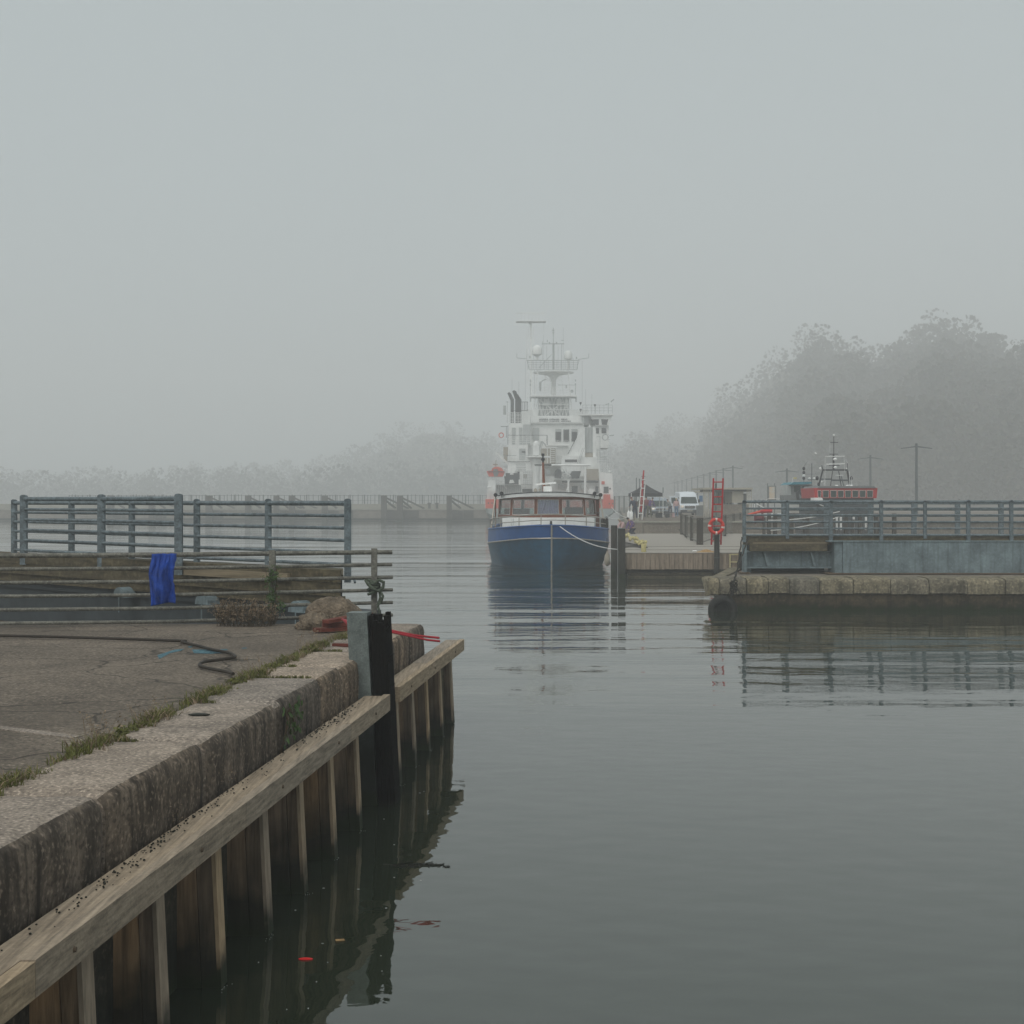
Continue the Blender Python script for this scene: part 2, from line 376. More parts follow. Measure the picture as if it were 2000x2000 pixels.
# woodland on the hills: uncountable crowns, one mass made of leafy clumps
def crown(mb, c, r, n, rg):
    for _ in range(n):
        t = rg.uniform(0, 6.283); u = rg.uniform(-.5, 1); q = math.sqrt(max(0, 1-u*u))*rg.uniform(.45, .98)
        p = Vector(c)+Vector((math.cos(t)*q*r, math.sin(t)*q*r, u*r*1.15)); s_ = min(.95, r*rg.uniform(.07, .17))
        a = Vector((rg.gauss(0, 1), rg.gauss(0, 1), rg.gauss(0, 1))).normalized(); b_ = a.orthogonal().normalized(); c_ = a.cross(b_)
        k = rg.choice((5, 6)); pts = [p+(b_*math.cos(6.283*i/k)+c_*math.sin(6.283*i/k))*s_*rg.uniform(.6, 1.1)+a*rg.uniform(-.2, .2)*s_ for i in range(k)]
        mb.add(pts, [tuple(range(k))])
wd = MB(); rg = random.Random(3); cnt = 0
while cnt < 3800:
    a = R(rg.uniform(-22, 27)); d = rg.uniform(300, 900) if cnt % 2 else rg.uniform(300, 620); x, y = d*math.sin(a), d*math.cos(a)
    h = hill_h(x, y)
    if h < 2.5: continue
    if d > 640 and hill_h(x*.93, y*.93) > h+3: continue
    cnt += 1; r = rg.choice((2.6, 3.5, 4.5, 5.5, 7.5))*rg.uniform(.85, 1.15)
    crown(wd, (x, y, h-1+r*.8), r, 135 if d < 540 else 55, rg)
wd.build('woodland', 'forest', fix=False, kind='stuff', label='foggy woodland covering the hills behind the harbour', cat='woodland')
# the fog itself
hz = MB(); hz.box(-915, 915, -75, 1015, -7, 95)
hm = bpy.data.materials.new('haze'); hm.use_nodes = True; n = hm.node_tree.nodes; n.remove(n['Principled BSDF'])
pv = n.new('ShaderNodeVolumePrincipled'); pv.inputs['Color'].default_value = (.985, .99, .99, 1); pv.inputs['Density'].default_value = .0025; pv.inputs['Anisotropy'].default_value = 0
hm.node_tree.links.new(pv.outputs[0], n['Material Output'].inputs['Volume'])
hz.build('haze', hm, kind='stuff', label='grey fog lying over the whole harbour', cat='fog')
# ------------------------------------------------------------------ foreground quay (left)
ZQ = 1.5
WX = lambda Y, a=0: -2.956+a+.0977*Y          # line of the quay's face, a metres out from it
# asphalt surface, one slab
ys = [-6+i*.8 for i in range(31)]
YE = 18.25
g = MB(); g.prism([(WX(-8, -.6), -8), (WX(YE, -.6), YE), (-16, YE+.3), (-16, -8)], .9, ZQ-.015)
g.build('quay_ground', 'asphalt', kind='structure')
qw = thing('quay_wall', 'old granite quay wall with worn coping blocks beside the timber fender wall', 'wall', (WX(9), 9, 0))
base = MB()
base.prism([(WX(-8, -.04), -8), (WX(18.3, -.04), 18.3), (WX(18.3, -.62), 18.3), (WX(-8, -.62), -8)], -1.2, 1.02)
base.prism([(WX(18.28, -.5), 18.36), (WX(18.28, -.5), 17.9), (-16, 18.2), (-16, 18.66)], -1.2, 1.46)
base.build('masonry', 'masonry_wet', qw)
joints = [3.2, 4.6, 6.1, 7.6, 9.3, 11.09, 12.64, 13.5, 14.9, 16.3, 17.25, 18.4]
rs = random.Random(11)
def stone(y0, y1):
    """one coping block: rough hewn, rounded outer edge, set slightly out of line"""
    bm = bmesh.new(); n = max(6, int((y1-y0)/.09)); m = 9
    top = rs.uniform(-.006, .008); out = rs.uniform(-.012, .015); prof = [(-.64, 0), (-.5, 0), (-.36, 0), (-.22, .0), (-.11, -.002), (-.045, -.012), (-.012, -.045), (0, -.12), (.002, -.24), (0, -.36), (-.004, -.49)]
    rows = []
    for i in range(n+1):
        t = i/n; y = y0+.014+(y1-y0-.028)*t; e = min(1, min(t, 1-t)*n/1.2); row = []
        for (a, h) in prof:
            ww = rs.gauss(0, .004); rr = (1-e)*.034
            row.append((WX(y, a+out+ww-rr*(1 if a > -.3 else 0)), y-a*.0, ZQ+h+top+rs.gauss(0, .0025)-rr*(1 if h > -.1 else 0)))
        rows.append(row)
    mb = MB(); mb.grid(rows)
    k = len(prof)
    mb.f.append(tuple(range(k))); mb.f.append(tuple(n*k+i for i in range(k-1, -1, -1)))
    return mb
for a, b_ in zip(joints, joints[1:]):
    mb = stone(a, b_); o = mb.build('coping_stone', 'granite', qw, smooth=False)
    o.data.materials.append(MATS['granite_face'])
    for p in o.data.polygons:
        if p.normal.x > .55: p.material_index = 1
        p.use_smooth = True
    try: o.data.set_sharp_from_angle(angle=R(50))
    except Exception: pass

# timber fender wall
fw = thing('timber_fender_wall', 'pale timber fender wall of wide planks under a long capping beam along the left quay', 'fender wall', (WX(12, .2), 12, 0))
ZB = 1.13
def lam(y0, y1, a0, a1, z0, z1, lean=0):       # box that follows the quay line, its foot leaning out over the water
    mb = MB(); mb.prism([(WX(y0, a0), y0), (WX(y0, a1), y0), (WX(y1, a1), y1), (WX(y1, a0), y1)], z0, z1)
    for v in mb.v: v.x += lean*(z1-v.z)
    return mb
def joinmb(*ms):
    r = MB()
    for m_ in ms:
        k = len(r.v); r.v += m_.v; r.f += [tuple(i+k for i in f) for f in m_.f]
    return r
PYN, PYF = 14.05, 14.62                          # the steel post interrupts the beam here
for y0, y1 in ((3.0, 7.1), (7.106, 10.2), (10.206, PYN), (PYF, 16.9), (16.906, 19.75)):
    lam(y0, y1, .085, .265, ZB-.13, ZB+rs.uniform(-.004, .004)).build('capping_board', 'wood_beam', fw)
for y0, y1 in ((3.0, 5.9), (5.906, 9.0), (9.006, 12.2), (12.206, PYN), (PYF, 16.1), (16.106, 19.75)):
    lam(y0, y1, .279, .345, ZB-.15, ZB+.010+rs.uniform(-.004, .004)).build('waling_beam', 'wood_beam', fw)
bat = [4.6+1.052*i for i in range(15)]
bat = [y for y in bat if abs(y-14.35) > .35]
for i, y in enumerate(bat):
    # each fender stands square to the wall: a wide and a narrow board side by side, a sawn board on the water edge, skylight painted into its pale tone
    b0 = rs.uniform(-.008, .008); t_ = .125+rs.uniform(-.01, .01); zb_ = ZB-.131; sp_ = .135+rs.uniform(-.02, .02)
    lam(y, y+t_, -.09, sp_-.047, -.6, zb_, .048).build('wide_plank', 'wood_plank', fw)
    lam(y+rs.uniform(.001, .008), y+t_, sp_-.042, .177+b0, -.6, zb_, .048).build('narrow_plank', 'wood_plank', fw)
    lam(y-.002, y+t_+.004, .1775+b0, .202+b0, -.6, zb_, .048).build('lit_edge_batten', 'sawn_lit_wood', fw)
mb = MB(); mb.prism([(WX(18.42, .02), 18.42), (WX(18.42, .112), 18.42), (WX(19.8, .112), 19.8), (WX(19.8, .02), 19.8)], -.6, ZB-.14)
mb.build('backing_board', 'mossy_timber', fw)

for y in (6.3, 8.1, 9.9, 11.7, 13.3, 15.3, 17.0, 18.8):
    MB().cyl((WX(y, .340), y, ZB-.07), (WX(y, .356), y, ZB-.07), .016, .012, 8).build('bolt', 'rust', fw)
# steel post with its charred timber
sp = thing('steel_mooring_post', 'square galvanised steel post with a charred splintered timber fixed to its water side', 'mooring post', (WX(14.3, .15), 14.3, -.5))
def leanbox(a0, a1, y0, y1, zt, zb, lt, name, m_):
    mb = MB(); q = []
    for z, k in ((zb, 0), (zt, -lt)):
        for y, a in ((y0, a0), (y0, a1), (y1, a1), (y1, a0)): q.append((WX(y, a)+k, y, z))
    mb.add(q, [(0, 3, 2, 1), (4, 5, 6, 7), (0, 1, 5, 4), (1, 2, 6, 5), (2, 3, 7, 6), (3, 0, 4, 7)]); return mb
leanbox(.03, .235, 14.10, 14.36, 1.965, -.6, .14, '', '').build('steel_box', 'zinc', sp)
leanbox(.028, .237, 14.098, 14.362, 1.972, 1.966, .0, '', '')
lb = MB(); rs2 = random.Random(5)
for i in range(4):                              # charred baulk split into uneven fibres at the head
    for j in range(3):
        a0 = .242+i*.044; y0 = 14.12+j*.10; ht = 1.965-(rs2.choice((0, .02, .03)) if i < 2 else rs2.uniform(0, .16))
        if i == 1 and j == 0: ht -= .06
        q = leanbox(a0, a0+.041, y0, y0+.095, ht, -.6, .13, '', ''); lb = joinmb(lb, q)
lb = joinmb(lb, leanbox(.240, .412, 14.14, 14.42, 1.80, -.6, .122, '', ''))
lb.build('charred_timber', 'burnt_wood', sp)
for z, ln, up in ((1.80, .05, .05), (1.52, .07, .03), (1.5, .05, -.02), (1.22, .06, .02), (.98, .05, -.03), (.7, .03, .02)):
    x0 = WX(14.2, .40)-.13*(z+.5)/2.5; MB().cyl((x0-.03, 14.16, z-.06), (x0+ln, 14.16, z+up), .014, .002, 5).build('splinter', 'burnt_wood', sp)
MB().tube([(WX(14.05, .03)-.13+.01*math.cos(t), 14.08, 1.22+.06*math.sin(t)) for t in [0, .8, 1.6, 2.4, 3.1, 3.9, 4.7, 5.5]], .006, 5, True).build('shackle', 'zinc', sp)

# near pipe railing: posts and six rails
nr = thing('pipe_railing', 'weathered six-bar pipe railing with lichen at the end of the asphalt quay', 'railing', (-4, 18.3, ZQ))
for k in range(6):
    z = 2.405-.174*k; jit = 0
    MB().tube([(-11, 17.2, z), (-8, 17.6, z), (-4.5, 18.0, z+.004), (-1.66-(.0 if k < 2 else -.01), 19.1, z+.0)], .031 if k == 0 else .024, 8).build('rail', 'old_rail', nr, smooth=True)
for (px, Y) in ((532, 18.28), (731, 19.0)):
    x = PX(px, Y); MB().box(x-.04, x+.04, Y-.035, Y-.012, 1.46, 2.46).box(x-.04, x+.04, Y+.012, Y+.035, 1.46, 2.455).box(x-.028, x+.028, Y-.012, Y+.012, 1.46, 2.44).build('post', 'old_rail', nr)
for x in (-7.2, -10.2): MB().box(x-.04, x+.04, 17.5, 17.56, 1.45, 2.46).build('post', 'old_rail', nr)

# knotted green rope on the last post
rp_ = MB(); x = PX(731, 19); c = Vector((x, 18.95, 1.93)); r3 = random.Random(8)
for q in range(4):
    rp_.tube([c+Vector((math.cos(t)*.075, math.sin(t)*.07, (q-1.5)*.045+.03*math.cos(t+q))) for t in [i*.7 for i in range(9)]], .022, 6, True)
rp_.tube([c+Vector(v) for v in ((.0, -.07, .05), (.08, -.09, .10), (.14, -.06, .07), (.13, -.05, 0), (.07, -.08, -.05), (.0, -.09, -.02), (-.07, -.08, .04), (-.11, -.05, .1))], .024, 6)
rp_.tube([c+Vector(v) for v in ((.08, -.06, -.02), (.09, -.05, -.14), (.06, -.05, -.24), (.085, -.05, -.36), (.07, -.04, -.47))], .017, 6)
rp_.tube([c+Vector(v) for v in ((.09, -.06, -.05), (.13, -.05, -.12), (.10, -.05, -.2), (.05, -.06, -.25))], .02, 6)
rp_.build('knotted_rope', 'rope_green', smooth=True, label='frayed green rope knotted round the last post of the pipe railing', cat='rope')

# swing bridge half on the left
A0 = Vector((-2.69, 21.8, 0)); dv = Vector((-.736, .677, 0)); nv = Vector((.677, .736, 0))
def BL(t, n_, z): return A0+dv*t+nv*n_+Vector((0, 0, z))
def blbox(mb, t0, t1, n0, n1, z0, z1):
    s0, s1 = 1.177*max(0, n0), 1.177*max(0, n1); q = [BL(t0+s0, n0, z0), BL(t1, n0, z0), BL(t1, n1, z0), BL(t0+s1, n1, z0), BL(t0+s0, n0, z1), BL(t1, n0, z1), BL(t1, n1, z1), BL(t0+s1, n1, z1)]
    return mb.add(q, [(0, 3, 2, 1), (4, 5, 6, 7), (0, 1, 5, 4), (1, 2, 6, 5), (2, 3, 7, 6), (3, 0, 4, 7)])
sb = thing('swing_bridge', 'left half of the footbridge, mossy timber sides and tall grey railings, swung open', 'footbridge', tuple(A0+dv*4+nv*.8))
blbox(MB(), -.05, 16, .12, 1.5, 1.86, 1.94).build('deck', 'mossy_timber', sb)
blbox(MB(), 0, 15.9, -.02, .14, 1.82, 2.02).build('kerb_timber', 'mossy_timber', sb)
blbox(MB(), 1.25, 4.2, -.09, -.025, 1.80, 1.925).build('edge_plank', 'old_plank', sb)
blbox(MB(), .02, 15.9, .0, .12, 1.60, 1.815).build('side_timber', 'mossy_timber', sb)
m_ = MB(); blbox(m_, -.1, 15.9, .06, .20, 1.43, 1.595); m_.build('side_timber', 'mossy_timber', sb)
blbox(MB(), -.02, 15.9, .15, 1.4, 1.30, 1.86).build('girder', 'bridge_dark', sb)
blbox(MB(), .05, 15.9, .22, 1.35, .3, 1.295).build('girder', 'bridge_dark', sb)  # deepened as a dark fill where there is only shade under the bridge
for t in (.15, 3.3, 8.2): blbox(MB(), t, t+.25, .3, 1.2, -.8, 1.3).build('support_column', 'bridge_dark', sb)
for t in (.95, 3.55, 6.2):                       # half round steel brackets under the side
    c = BL(t, -.16, 1.33); q = [c+dv*(math.cos(a)*.19)+Vector((0, 0, math.sin(a)*.17)) for a in [math.pi*i/10 for i in range(11)]]
    q = [c+dv*.2-Vector((0, 0, .02))]+q+[c-dv*.2-Vector((0, 0, .02))]; k = len(q); b2 = [v+nv*.25 for v in q]
    MB().add(q+b2, [tuple(range(k)), tuple(range(2*k-1, k-1, -1))]+[(i, i+k, (i+1) % k+k, (i+1) % k) for i in range(k)]).bar(c, c-Vector((0, 0, .3)), .02).build('bracket', 'bridge_steel', sb)
def post(mb, p, w_, zb, zt):
    mb.box(p.x-w_/2, p.x+w_/2, p.y-.05, p.y+.05, zb, zt-.03)
    q = [(p.x+math.cos(a)*w_/2, p.y-.05, zt-.03+math.sin(a)*.035) for a in [math.pi*i/6 for i in range(7)]]
    k = len(q); mb.add(q+[(x_, y_+.1, z_) for x_, y_, z_ in q], [tuple(range(k)), tuple(range(2*k-1, k-1, -1))]+[(i, i+k, i+k+1, i+1) for i in range(k-1)]); return mb
rl = [Vector((-2.81, 23.65, 0)), Vector((-4.43, 25.12, 0)), Vector((-6.04, 26.5, 0)), Vector((-7.7, 28.0, 0)), Vector((-9.4, 29.5, 0)), Vector((-11.2, 31.1, 0))]
for p in rl: post(MB(), p, .11, 1.72 if p.x > -3 else 1.9, 3.15).build('railing_post', 'rail_steel', sb)
for k in range(6):
    z = 3.075-.212*k+(.01 if k == 5 else 0)
    MB().tube([p+Vector((0, -.02, z)) for p in rl], .042 if k == 0 else .03, 8).build('rail', 'rail_steel', sb, smooth=True)
nl = [Vector((PX(349, 24.6), 24.6, 0)), Vector((-7.9, 26.6, 0)), Vector((-10.1, 28.6, 0))]
for p in nl: post(MB(), p, .135, 1.8, 3.24).build('railing_post', 'rail_steel', sb)
for k in range(6):
    z = 3.155-.212*k
    MB().tube([p+Vector((0, 0, z)) for p in nl], .045 if k == 0 else .03, 8).build('rail', 'rail_steel', sb, smooth=True)
MB().bar((-3.0, 21.9, 1.89), (-2.35, 21.9, 1.87), .03).bar((-2.5, 21.9, 1.88), (-2.48, 21.85, 1.82), .03).build('latch_bar', 'rail_steel', sb)
# pit behind the railing: stone cill the bridge swings over
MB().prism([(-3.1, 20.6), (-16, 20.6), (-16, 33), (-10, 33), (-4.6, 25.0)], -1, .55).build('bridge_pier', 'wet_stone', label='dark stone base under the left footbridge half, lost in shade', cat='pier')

# boulder
bm = bmesh.new(); bmesh.ops.create_icosphere(bm, subdivisions=5, radius=1)
from mathutils import noise as mn
for v in bm.verts:
    p = v.co.copy(); n1 = mn.noise(p*1.3+Vector((3, 1, 2)))*.25+mn.noise(p*4)*.07+mn.noise(p*11)*.028
    rid = abs(math.sin(math.atan2(p.y, p.x)*4+p.z*2+mn.noise(p*2)*2))**.5*.03
    v.co = Vector((p.x*(1+n1), p.y*(1+n1), p.z*(1+n1)))*(1-.03+rid)
    v.co.x *= .34+(.05 if p.x > 0 else 0); v.co.y *= .30; v.co.z *= .345
    if v.co.x > .16: v.co.z -= (v.co.x-.16)*.45
    v.co.z = max(v.co.z, -.09)
me = bpy.data.meshes.new('boulder'); bm.to_mesh(me); bm.free()
for p in me.polygons: p.use_smooth = True
me.materials.append(MATS['rock']); o = bpy.data.objects.new('boulder', me); COL.objects.link(o); o.location = (PX(656, 17.75), 17.75, ZQ+.07)
PROP(o, 'rounded brown boulder with pale veins beside the steel post', 'boulder')
bm = bmesh.new(); bmesh.ops.create_icosphere(bm, subdivisions=4, radius=1)
for v in bm.verts:
    p = v.co.copy(); v.co = Vector((p.x*.24, p.y*.18, p.z*.15))*(1+mn.noise(p*2+Vector((9, 0, 0)))*.3+mn.noise(p*7)*.05)
me = bpy.data.meshes.new('rock'); bm.to_mesh(me); bm.free()
for p in me.polygons: p.use_smooth = True
me.materials.append(MATS['rock']); o = bpy.data.objects.new('small_rock', me); COL.objects.link(o); o.location = (PX(617, 17.5), 17.5, ZQ+.05); PROP(o, 'low brown rock leaning against the left side of the big boulder', 'rock')

# red timbers and tubes lying by the post
def board(name, a, b_, w_, h, m_, label, cat, z=ZQ, **k):
    a = Vector((a[0], a[1], z+h/2)); b_ = Vector((b_[0], b_[1], z+h/2+k.get('rise', 0)))
    return MB().bar(a, b_, w_, h).build(name, m_, label=label, cat=cat)
y1 = 17.0; board('red_board', (PX(614, y1), y1), (PX(722, y1+.3), y1+.3), .12, .045, 'red_wood', 'lowest weathered red board lying at the foot of the boulder', 'board')
board('red_board', (PX(630, 17.15), 17.15), (PX(724, 17.3), 17.3), .12, .05, 'red_wood', 'middle weathered red board stacked before the boulder', 'board', z=ZQ+.05)
board('red_board', (PX(636, 17.0), 17.0), (PX(722, 17.55), 17.55), .12, .04, 'red_wood', 'topmost weathered red board, lifted against the boulder', 'board', z=ZQ+.105, rise=.05)
MB().tube([P(668, 1209, 15.9), P(676, 1214, 15.8), P(684, 1221, 15.7), P(693, 1226, 15.7), P(700, 1230, 15.6)], lambda t: .010+.018*math.sin(math.pi*min(1, t*1.1)), 7).build('red_float', 'red_plastic', smooth=True, label='bright red plastic spout shaped tube lying between the boards and the post', cat='tube')
board('plank_offcut', (PX(650, 15.3), 15.35), (PX(735, 15.1), 15.15), .06, .03, 'red_wood', 'thin brown offcut lying on the coping behind the post', 'plank', z=ZQ)
MB().tube([P(752, 1229, 15.55), P(775, 1234, 15.5), P(810, 1241, 15.4), P(858, 1246, 15.3)], .013, 7).build('red_pipe', 'red_plastic', smooth=True, label='upper thin red pipe poking out over the water past the charred timber', cat='pipe')
MB().tube([P(752, 1232, 15.5), P(790, 1240, 15.4), P(835, 1250, 15.3), P(859, 1252.5, 15.25)], .012, 7).build('red_pipe', 'red_plastic', smooth=True, label='lower thin red pipe with a dark sleeve over the water past the charred timber', cat='pipe')

# hose
zz = ZQ+.013
hp = [(-60, 340), (10, 385), (130, 400), (300, 440), (450, 480), (600, 510), (670, 540), (655, 560), (500, 585), (380, 600), (318, 622), (322, 650), (400, 672), (500, 690), (600, 710), (655, 728)]
pts = [PG(330+.1915*x, 1180+.1915*y, ZQ) for x, y in hp]
def smoothpts(p, k=5):
    out = []
    for i in range(len(p)-1):
        p0, p1, p2, p3 = p[max(i-1, 0)], p[i], p[i+1], p[min(i+2, len(p)-1)]
        for j in range(k):
            t = j/k; out.append(.5*((2*p1)+(p2-p0)*t+(2*p0-5*p1+4*p2-p3)*t*t+(3*p1-p0-3*p2+p3)*t**3))
    return out+[p[-1]]
pts = [Vector((-12, 16.9, ZQ)), Vector((-9, 16.7, ZQ)), Vector((-6, 16.35, ZQ))]+pts[1:]
MB().tube([p+Vector((0, 0, .016)) for p in smoothpts(pts)], .017, 8).build('hose', 'hose', smooth=True, label='dark brown hose lying in an S bend on the asphalt', cat='hose')
# chalk paint on the asphalt, worn
def mark(pp):
    q = [PG(330+.1915*x, 1180+.1915*y, ZQ-.011)+Vector((0, 0, 0)) for x, y in pp]; return MB().add(q, [tuple(range(len(q)))])
mk = joinmb(*[mark(p) for p in ([(-120, 520), (60, 462), (160, 455), (120, 475), (10, 500), (-100, 560)], [(195, 428), (250, 425), (225, 442), (200, 442)], [(235, 462), (370, 460), (450, 480), (600, 497), (420, 505), (255, 500)], [(520, 460), (590, 455), (605, 467), (545, 472)], [(735, 447), (790, 442), (800, 450), (750, 453)])])
mk.build('paint_marks', 'chalk_blue', kind='structure', fix=False)
# line of light kerb stone set flush in the asphalt
MB().prism([(-3.9, 9.95), (-3.0, 9.42), (-2.95, 9.5), (-3.86, 10.04)], ZQ-.02, ZQ-.008).build('flush_kerb', 'granite', kind='structure')
# debris
MB().ball(PG(389, 1399, ZQ)+Vector((0, 0, .012)), .085, .035, .012, 8, 5).build('dead_leaf', 'weed', label='dark dead scrap lying on the near coping stone', cat='leaf')
# soil crumbs on the capping beam
sc = MB(); r4 = random.Random(4)
for _ in range(330):
    y = r4.choice((r4.uniform(6, 14), r4.gauss(12.2, .6), r4.gauss(8, .8))); 
    if not 5 < y < 14: continue
    a = .10+abs(r4.gauss(0, .05)); s_ = r4.uniform(.003, .009)
    if a > .26: continue
    sc.ball((WX(y, a), y, ZB+.005), s_, s_, s_*.7, 5, 3)
sc.build('soil_crumbs', 'weed', kind='stuff', label='crumbs of soil scattered on the capping beam', cat='soil')

# grass in the joint between asphalt and coping, in the cross joints too
def tuft(mb, c, n, h, r, rg_, lean=.6):
    for _ in range(n):
        t = rg_.uniform(0, 6.283); q = c+Vector((math.cos(t), math.sin(t), 0))*rg_.uniform(0, r); hh = h*rg_.uniform(.35, 1.1)
        d = Vector((rg_.gauss(0, 1), rg_.gauss(0, 1), 0))*lean*hh*.6; w_ = rg_.uniform(.002, .0045); s_ = Vector((math.cos(t+1), math.sin(t+1), 0))*w_
        m1 = q+d*.35+Vector((0, 0, hh*.6)); e_ = q+d+Vector((0, 0, hh*rg_.uniform(.75, 1)))
        mb.add([q-s_, q+s_, m1+s_*.8, m1-s_*.8, e_], [(0, 1, 2, 3), (3, 2, 4)])
def leafy(mb, c, r, n, rg_, s0=.012, s1=.03, squash=1):
    for _ in range(n):
        v = Vector((rg_.gauss(0, 1), rg_.gauss(0, 1), rg_.gauss(0, 1)*squash)).normalized()*r*rg_.uniform(.2, 1)**.6; v.z *= squash
        a = Vector((rg_.gauss(0, 1), rg_.gauss(0, 1), rg_.gauss(0, 1)+.8)).normalized(); b2 = a.orthogonal().normalized(); c2 = a.cross(b2); s_ = rg_.uniform(s0, s1)
        p = c+v; mb.add([p-b2*s_, p-c2*s_*.5, p+b2*s_, p+c2*s_*.5+a*s_*.2], [(0, 1, 2, 3)])
gr = MB(); gd = MB(); r5 = random.Random(21)
dens = [(8.8, 10.3, 1), (10.3, 11.0, .4), (11.0, 13.1, .9), (13.1, 14.2, .5), (14.2, 15.7, 1), (15.7, 18.1, .35), (4, 8.8, .9)]
for y0, y1, d in dens:
    for _ in range(int((y1-y0)*150*d)):
        y = r5.uniform(y0, y1); k = .5+.5*math.sin(y*5.1)+r5.gauss(0, .25)
        if k < .25: continue
        c = Vector((WX(y, -.655+r5.gauss(0, .045)), y, ZQ-.012))
        tuft(gr if r5.random() < .72 else gd, c, 7, .05+.05*max(0, k), .03, r5, 1.0)
for jy in (9.3, 11.09, 12.64, 13.5, 14.9, 16.3):
    L = {12.64: .5, 14.9: .3, 11.09: .1}.get(jy, .16)
    for _ in range(int(130*L)):
        a = -.62+r5.uniform(0, L); tuft(gr, Vector((WX(jy, a), jy+r5.gauss(0, .012), ZQ-.015)), 6, .035, .015, r5, .9)
for y in (9.6, 10.3, 11.6, 12.2, 13.3, 14.4, 14.8): leafy(gr, Vector((WX(y, -.66), y, ZQ+.02)), .09, 120, r5, .008, .022, .5)
gr.build('grass', 'grass_a', fix=False, kind='stuff', label='green grass and weeds in the joint behind the coping', cat='grass')
for y in (9.0, 9.2, 10.0, 12.9, 14.6, 15.2):    # dry stalks
    for _ in range(9):
        c = Vector((WX(y, -.68+r5.gauss(0, .05)), y+r5.gauss(0, .06), ZQ)); e_ = c+Vector((r5.gauss(0, .05), r5.gauss(0, .05), r5.uniform(.08, .2)))
        gd.cyl(c, e_, .0022, .001, 3, False); leafy(gd, e_, .025, 8, r5, .004, .01)
gd.build('dry_grass', 'dry_weed', fix=False, kind='stuff', label='brown dead stalks among the grass behind the coping', cat='dead grass')
# dry shrub by the railing
sh = thing('dry_shrub', 'brown dried-out bush growing against the pipe railing', 'shrub', (PX(478, 17.9), 17.9, ZQ)); st = MB(); lf = MB(); r6 = random.Random(2)
for _ in range(170):
    b0 = Vector((PX(r6.uniform(425, 532), 17.9), 17.9+r6.uniform(-.12, .2), ZQ-.01)); px = (b0.x-PX(425, 17.9))/(PX(532, 17.9)-PX(425, 17.9))
    H = (.37-.17*abs(px-.42))*r6.uniform(.35, 1.02); e_ = b0+Vector((r6.gauss(0, .07), r6.gauss(0, .05), H)); md = (b0+e_)/2+Vector((r6.gauss(0, .03), r6.gauss(0, .02), 0))
    st.tube([b0, md, e_], .0028, 3); 
    for k in range(3):
        q = b0.lerp(e_, r6.uniform(.3, 1)); f_ = q+Vector((r6.gauss(0, .05), r6.gauss(0, .03), r6.uniform(.0, .07))); st.cyl(q, f_, .0015, .001, 3, False); leafy(lf, f_, .028, 9, r6, .005, .013)
st.build('stems', 'stem', sh, fix=False); lf.build('seed_heads', 'dry_weed', sh, fix=False)
# creeper on the post, plant rooted in the wall
vn = thing('creeper', 'thin dark creeper climbing the second post of the pipe railing', 'climbing plant', (PX(532, 18.2), 18.2, ZQ)); st = MB(); lf = MB()
for _ in range(9):
    c = Vector((PX(532, 18.2)+r6.gauss(0, .02), 18.17, ZQ)); pts = [c]
    for k in range(7): c = c+Vector((r6.gauss(0, .022), r6.gauss(0, .008), .1+r6.uniform(-.03, .03))); pts.append(c)
    st.tube(pts, .003, 3)
    for p in pts[2:]: leafy(lf, p+Vector((r6.gauss(0, .03), 0, 0)), .035, 9, r6, .008, .018)
for p in (Vector((PX(536, 18.2), 18.12, 2.14)), Vector((PX(528, 18.2), 18.12, 2.08)), Vector((PX(533, 18.2), 18.12, 1.86)), Vector((PX(552, 18.2), 18.15, 1.72))): leafy(lf, p, .07, 60, r6, .01, .024)
st.build('stems', 'stem', vn, fix=False); lf.build('leaves', 'leaf_green', vn, fix=False)
wp = thing('wall_plant', 'green leafy plant hanging from a joint of the granite quay face', 'plant', (WX(11.15, .03), 11.15, 1.4)); st = MB(); lf = MB()
st.tube([(WX(11.0, .02), 11.0, 1.04), (WX(11.1, .03), 11.12, 1.15), (WX(11.15, .05), 11.2, 1.32), (WX(11.1, .04), 11.15, 1.43)], .008, 5)
for _ in range(26):
    a = Vector((WX(11.15, .04), 11.15, 1.4)); e_ = a+Vector((r6.uniform(.0, .07), r6.gauss(.05, .13), r6.uniform(-.2, .07))); st.tube([a, (a+e_)/2+Vector((.03, 0, .03)), e_], .002, 3)
    for _ in range(3):
        q = e_+Vector((r6.uniform(0, .03), r6.gauss(0, .03), r6.gauss(0, .025))); s_ = r6.uniform(.015, .034)
        t = r6.uniform(0, 6.28); u = Vector((.3, math.cos(t), math.sin(t))).normalized(); w_ = Vector((.5, -math.sin(t), math.cos(t))).normalized()
        lf.add([q-u*s_, q-u*s_*.4-w_*s_*.7, q+u*s_*.3-w_*s_*.6, q+u*s_, q+u*s_*.3+w_*s_*.6, q-u*s_*.4+w_*s_*.7], [tuple(range(6))])
st.build('stems', 'stem', wp, fix=False); lf.build('leaves', 'leaf_green', wp, fix=False)
ws = MB()
for y, z, n_ in ((8.6, 1.15, 50), (9.55, 1.2, 60), (10.1, 1.1, 60), (12.7, 1.4, 90), (8.3, 1.05, 30), (13.0, 1.35, 50)):
    leafy(ws, Vector((WX(y, .02), y, z)), .10, n_, r6, .004, .010)
ws.build('wall_weeds', 'dry_weed', fix=False, kind='stuff', label='wispy dry weeds clinging to the granite face', cat='weeds')

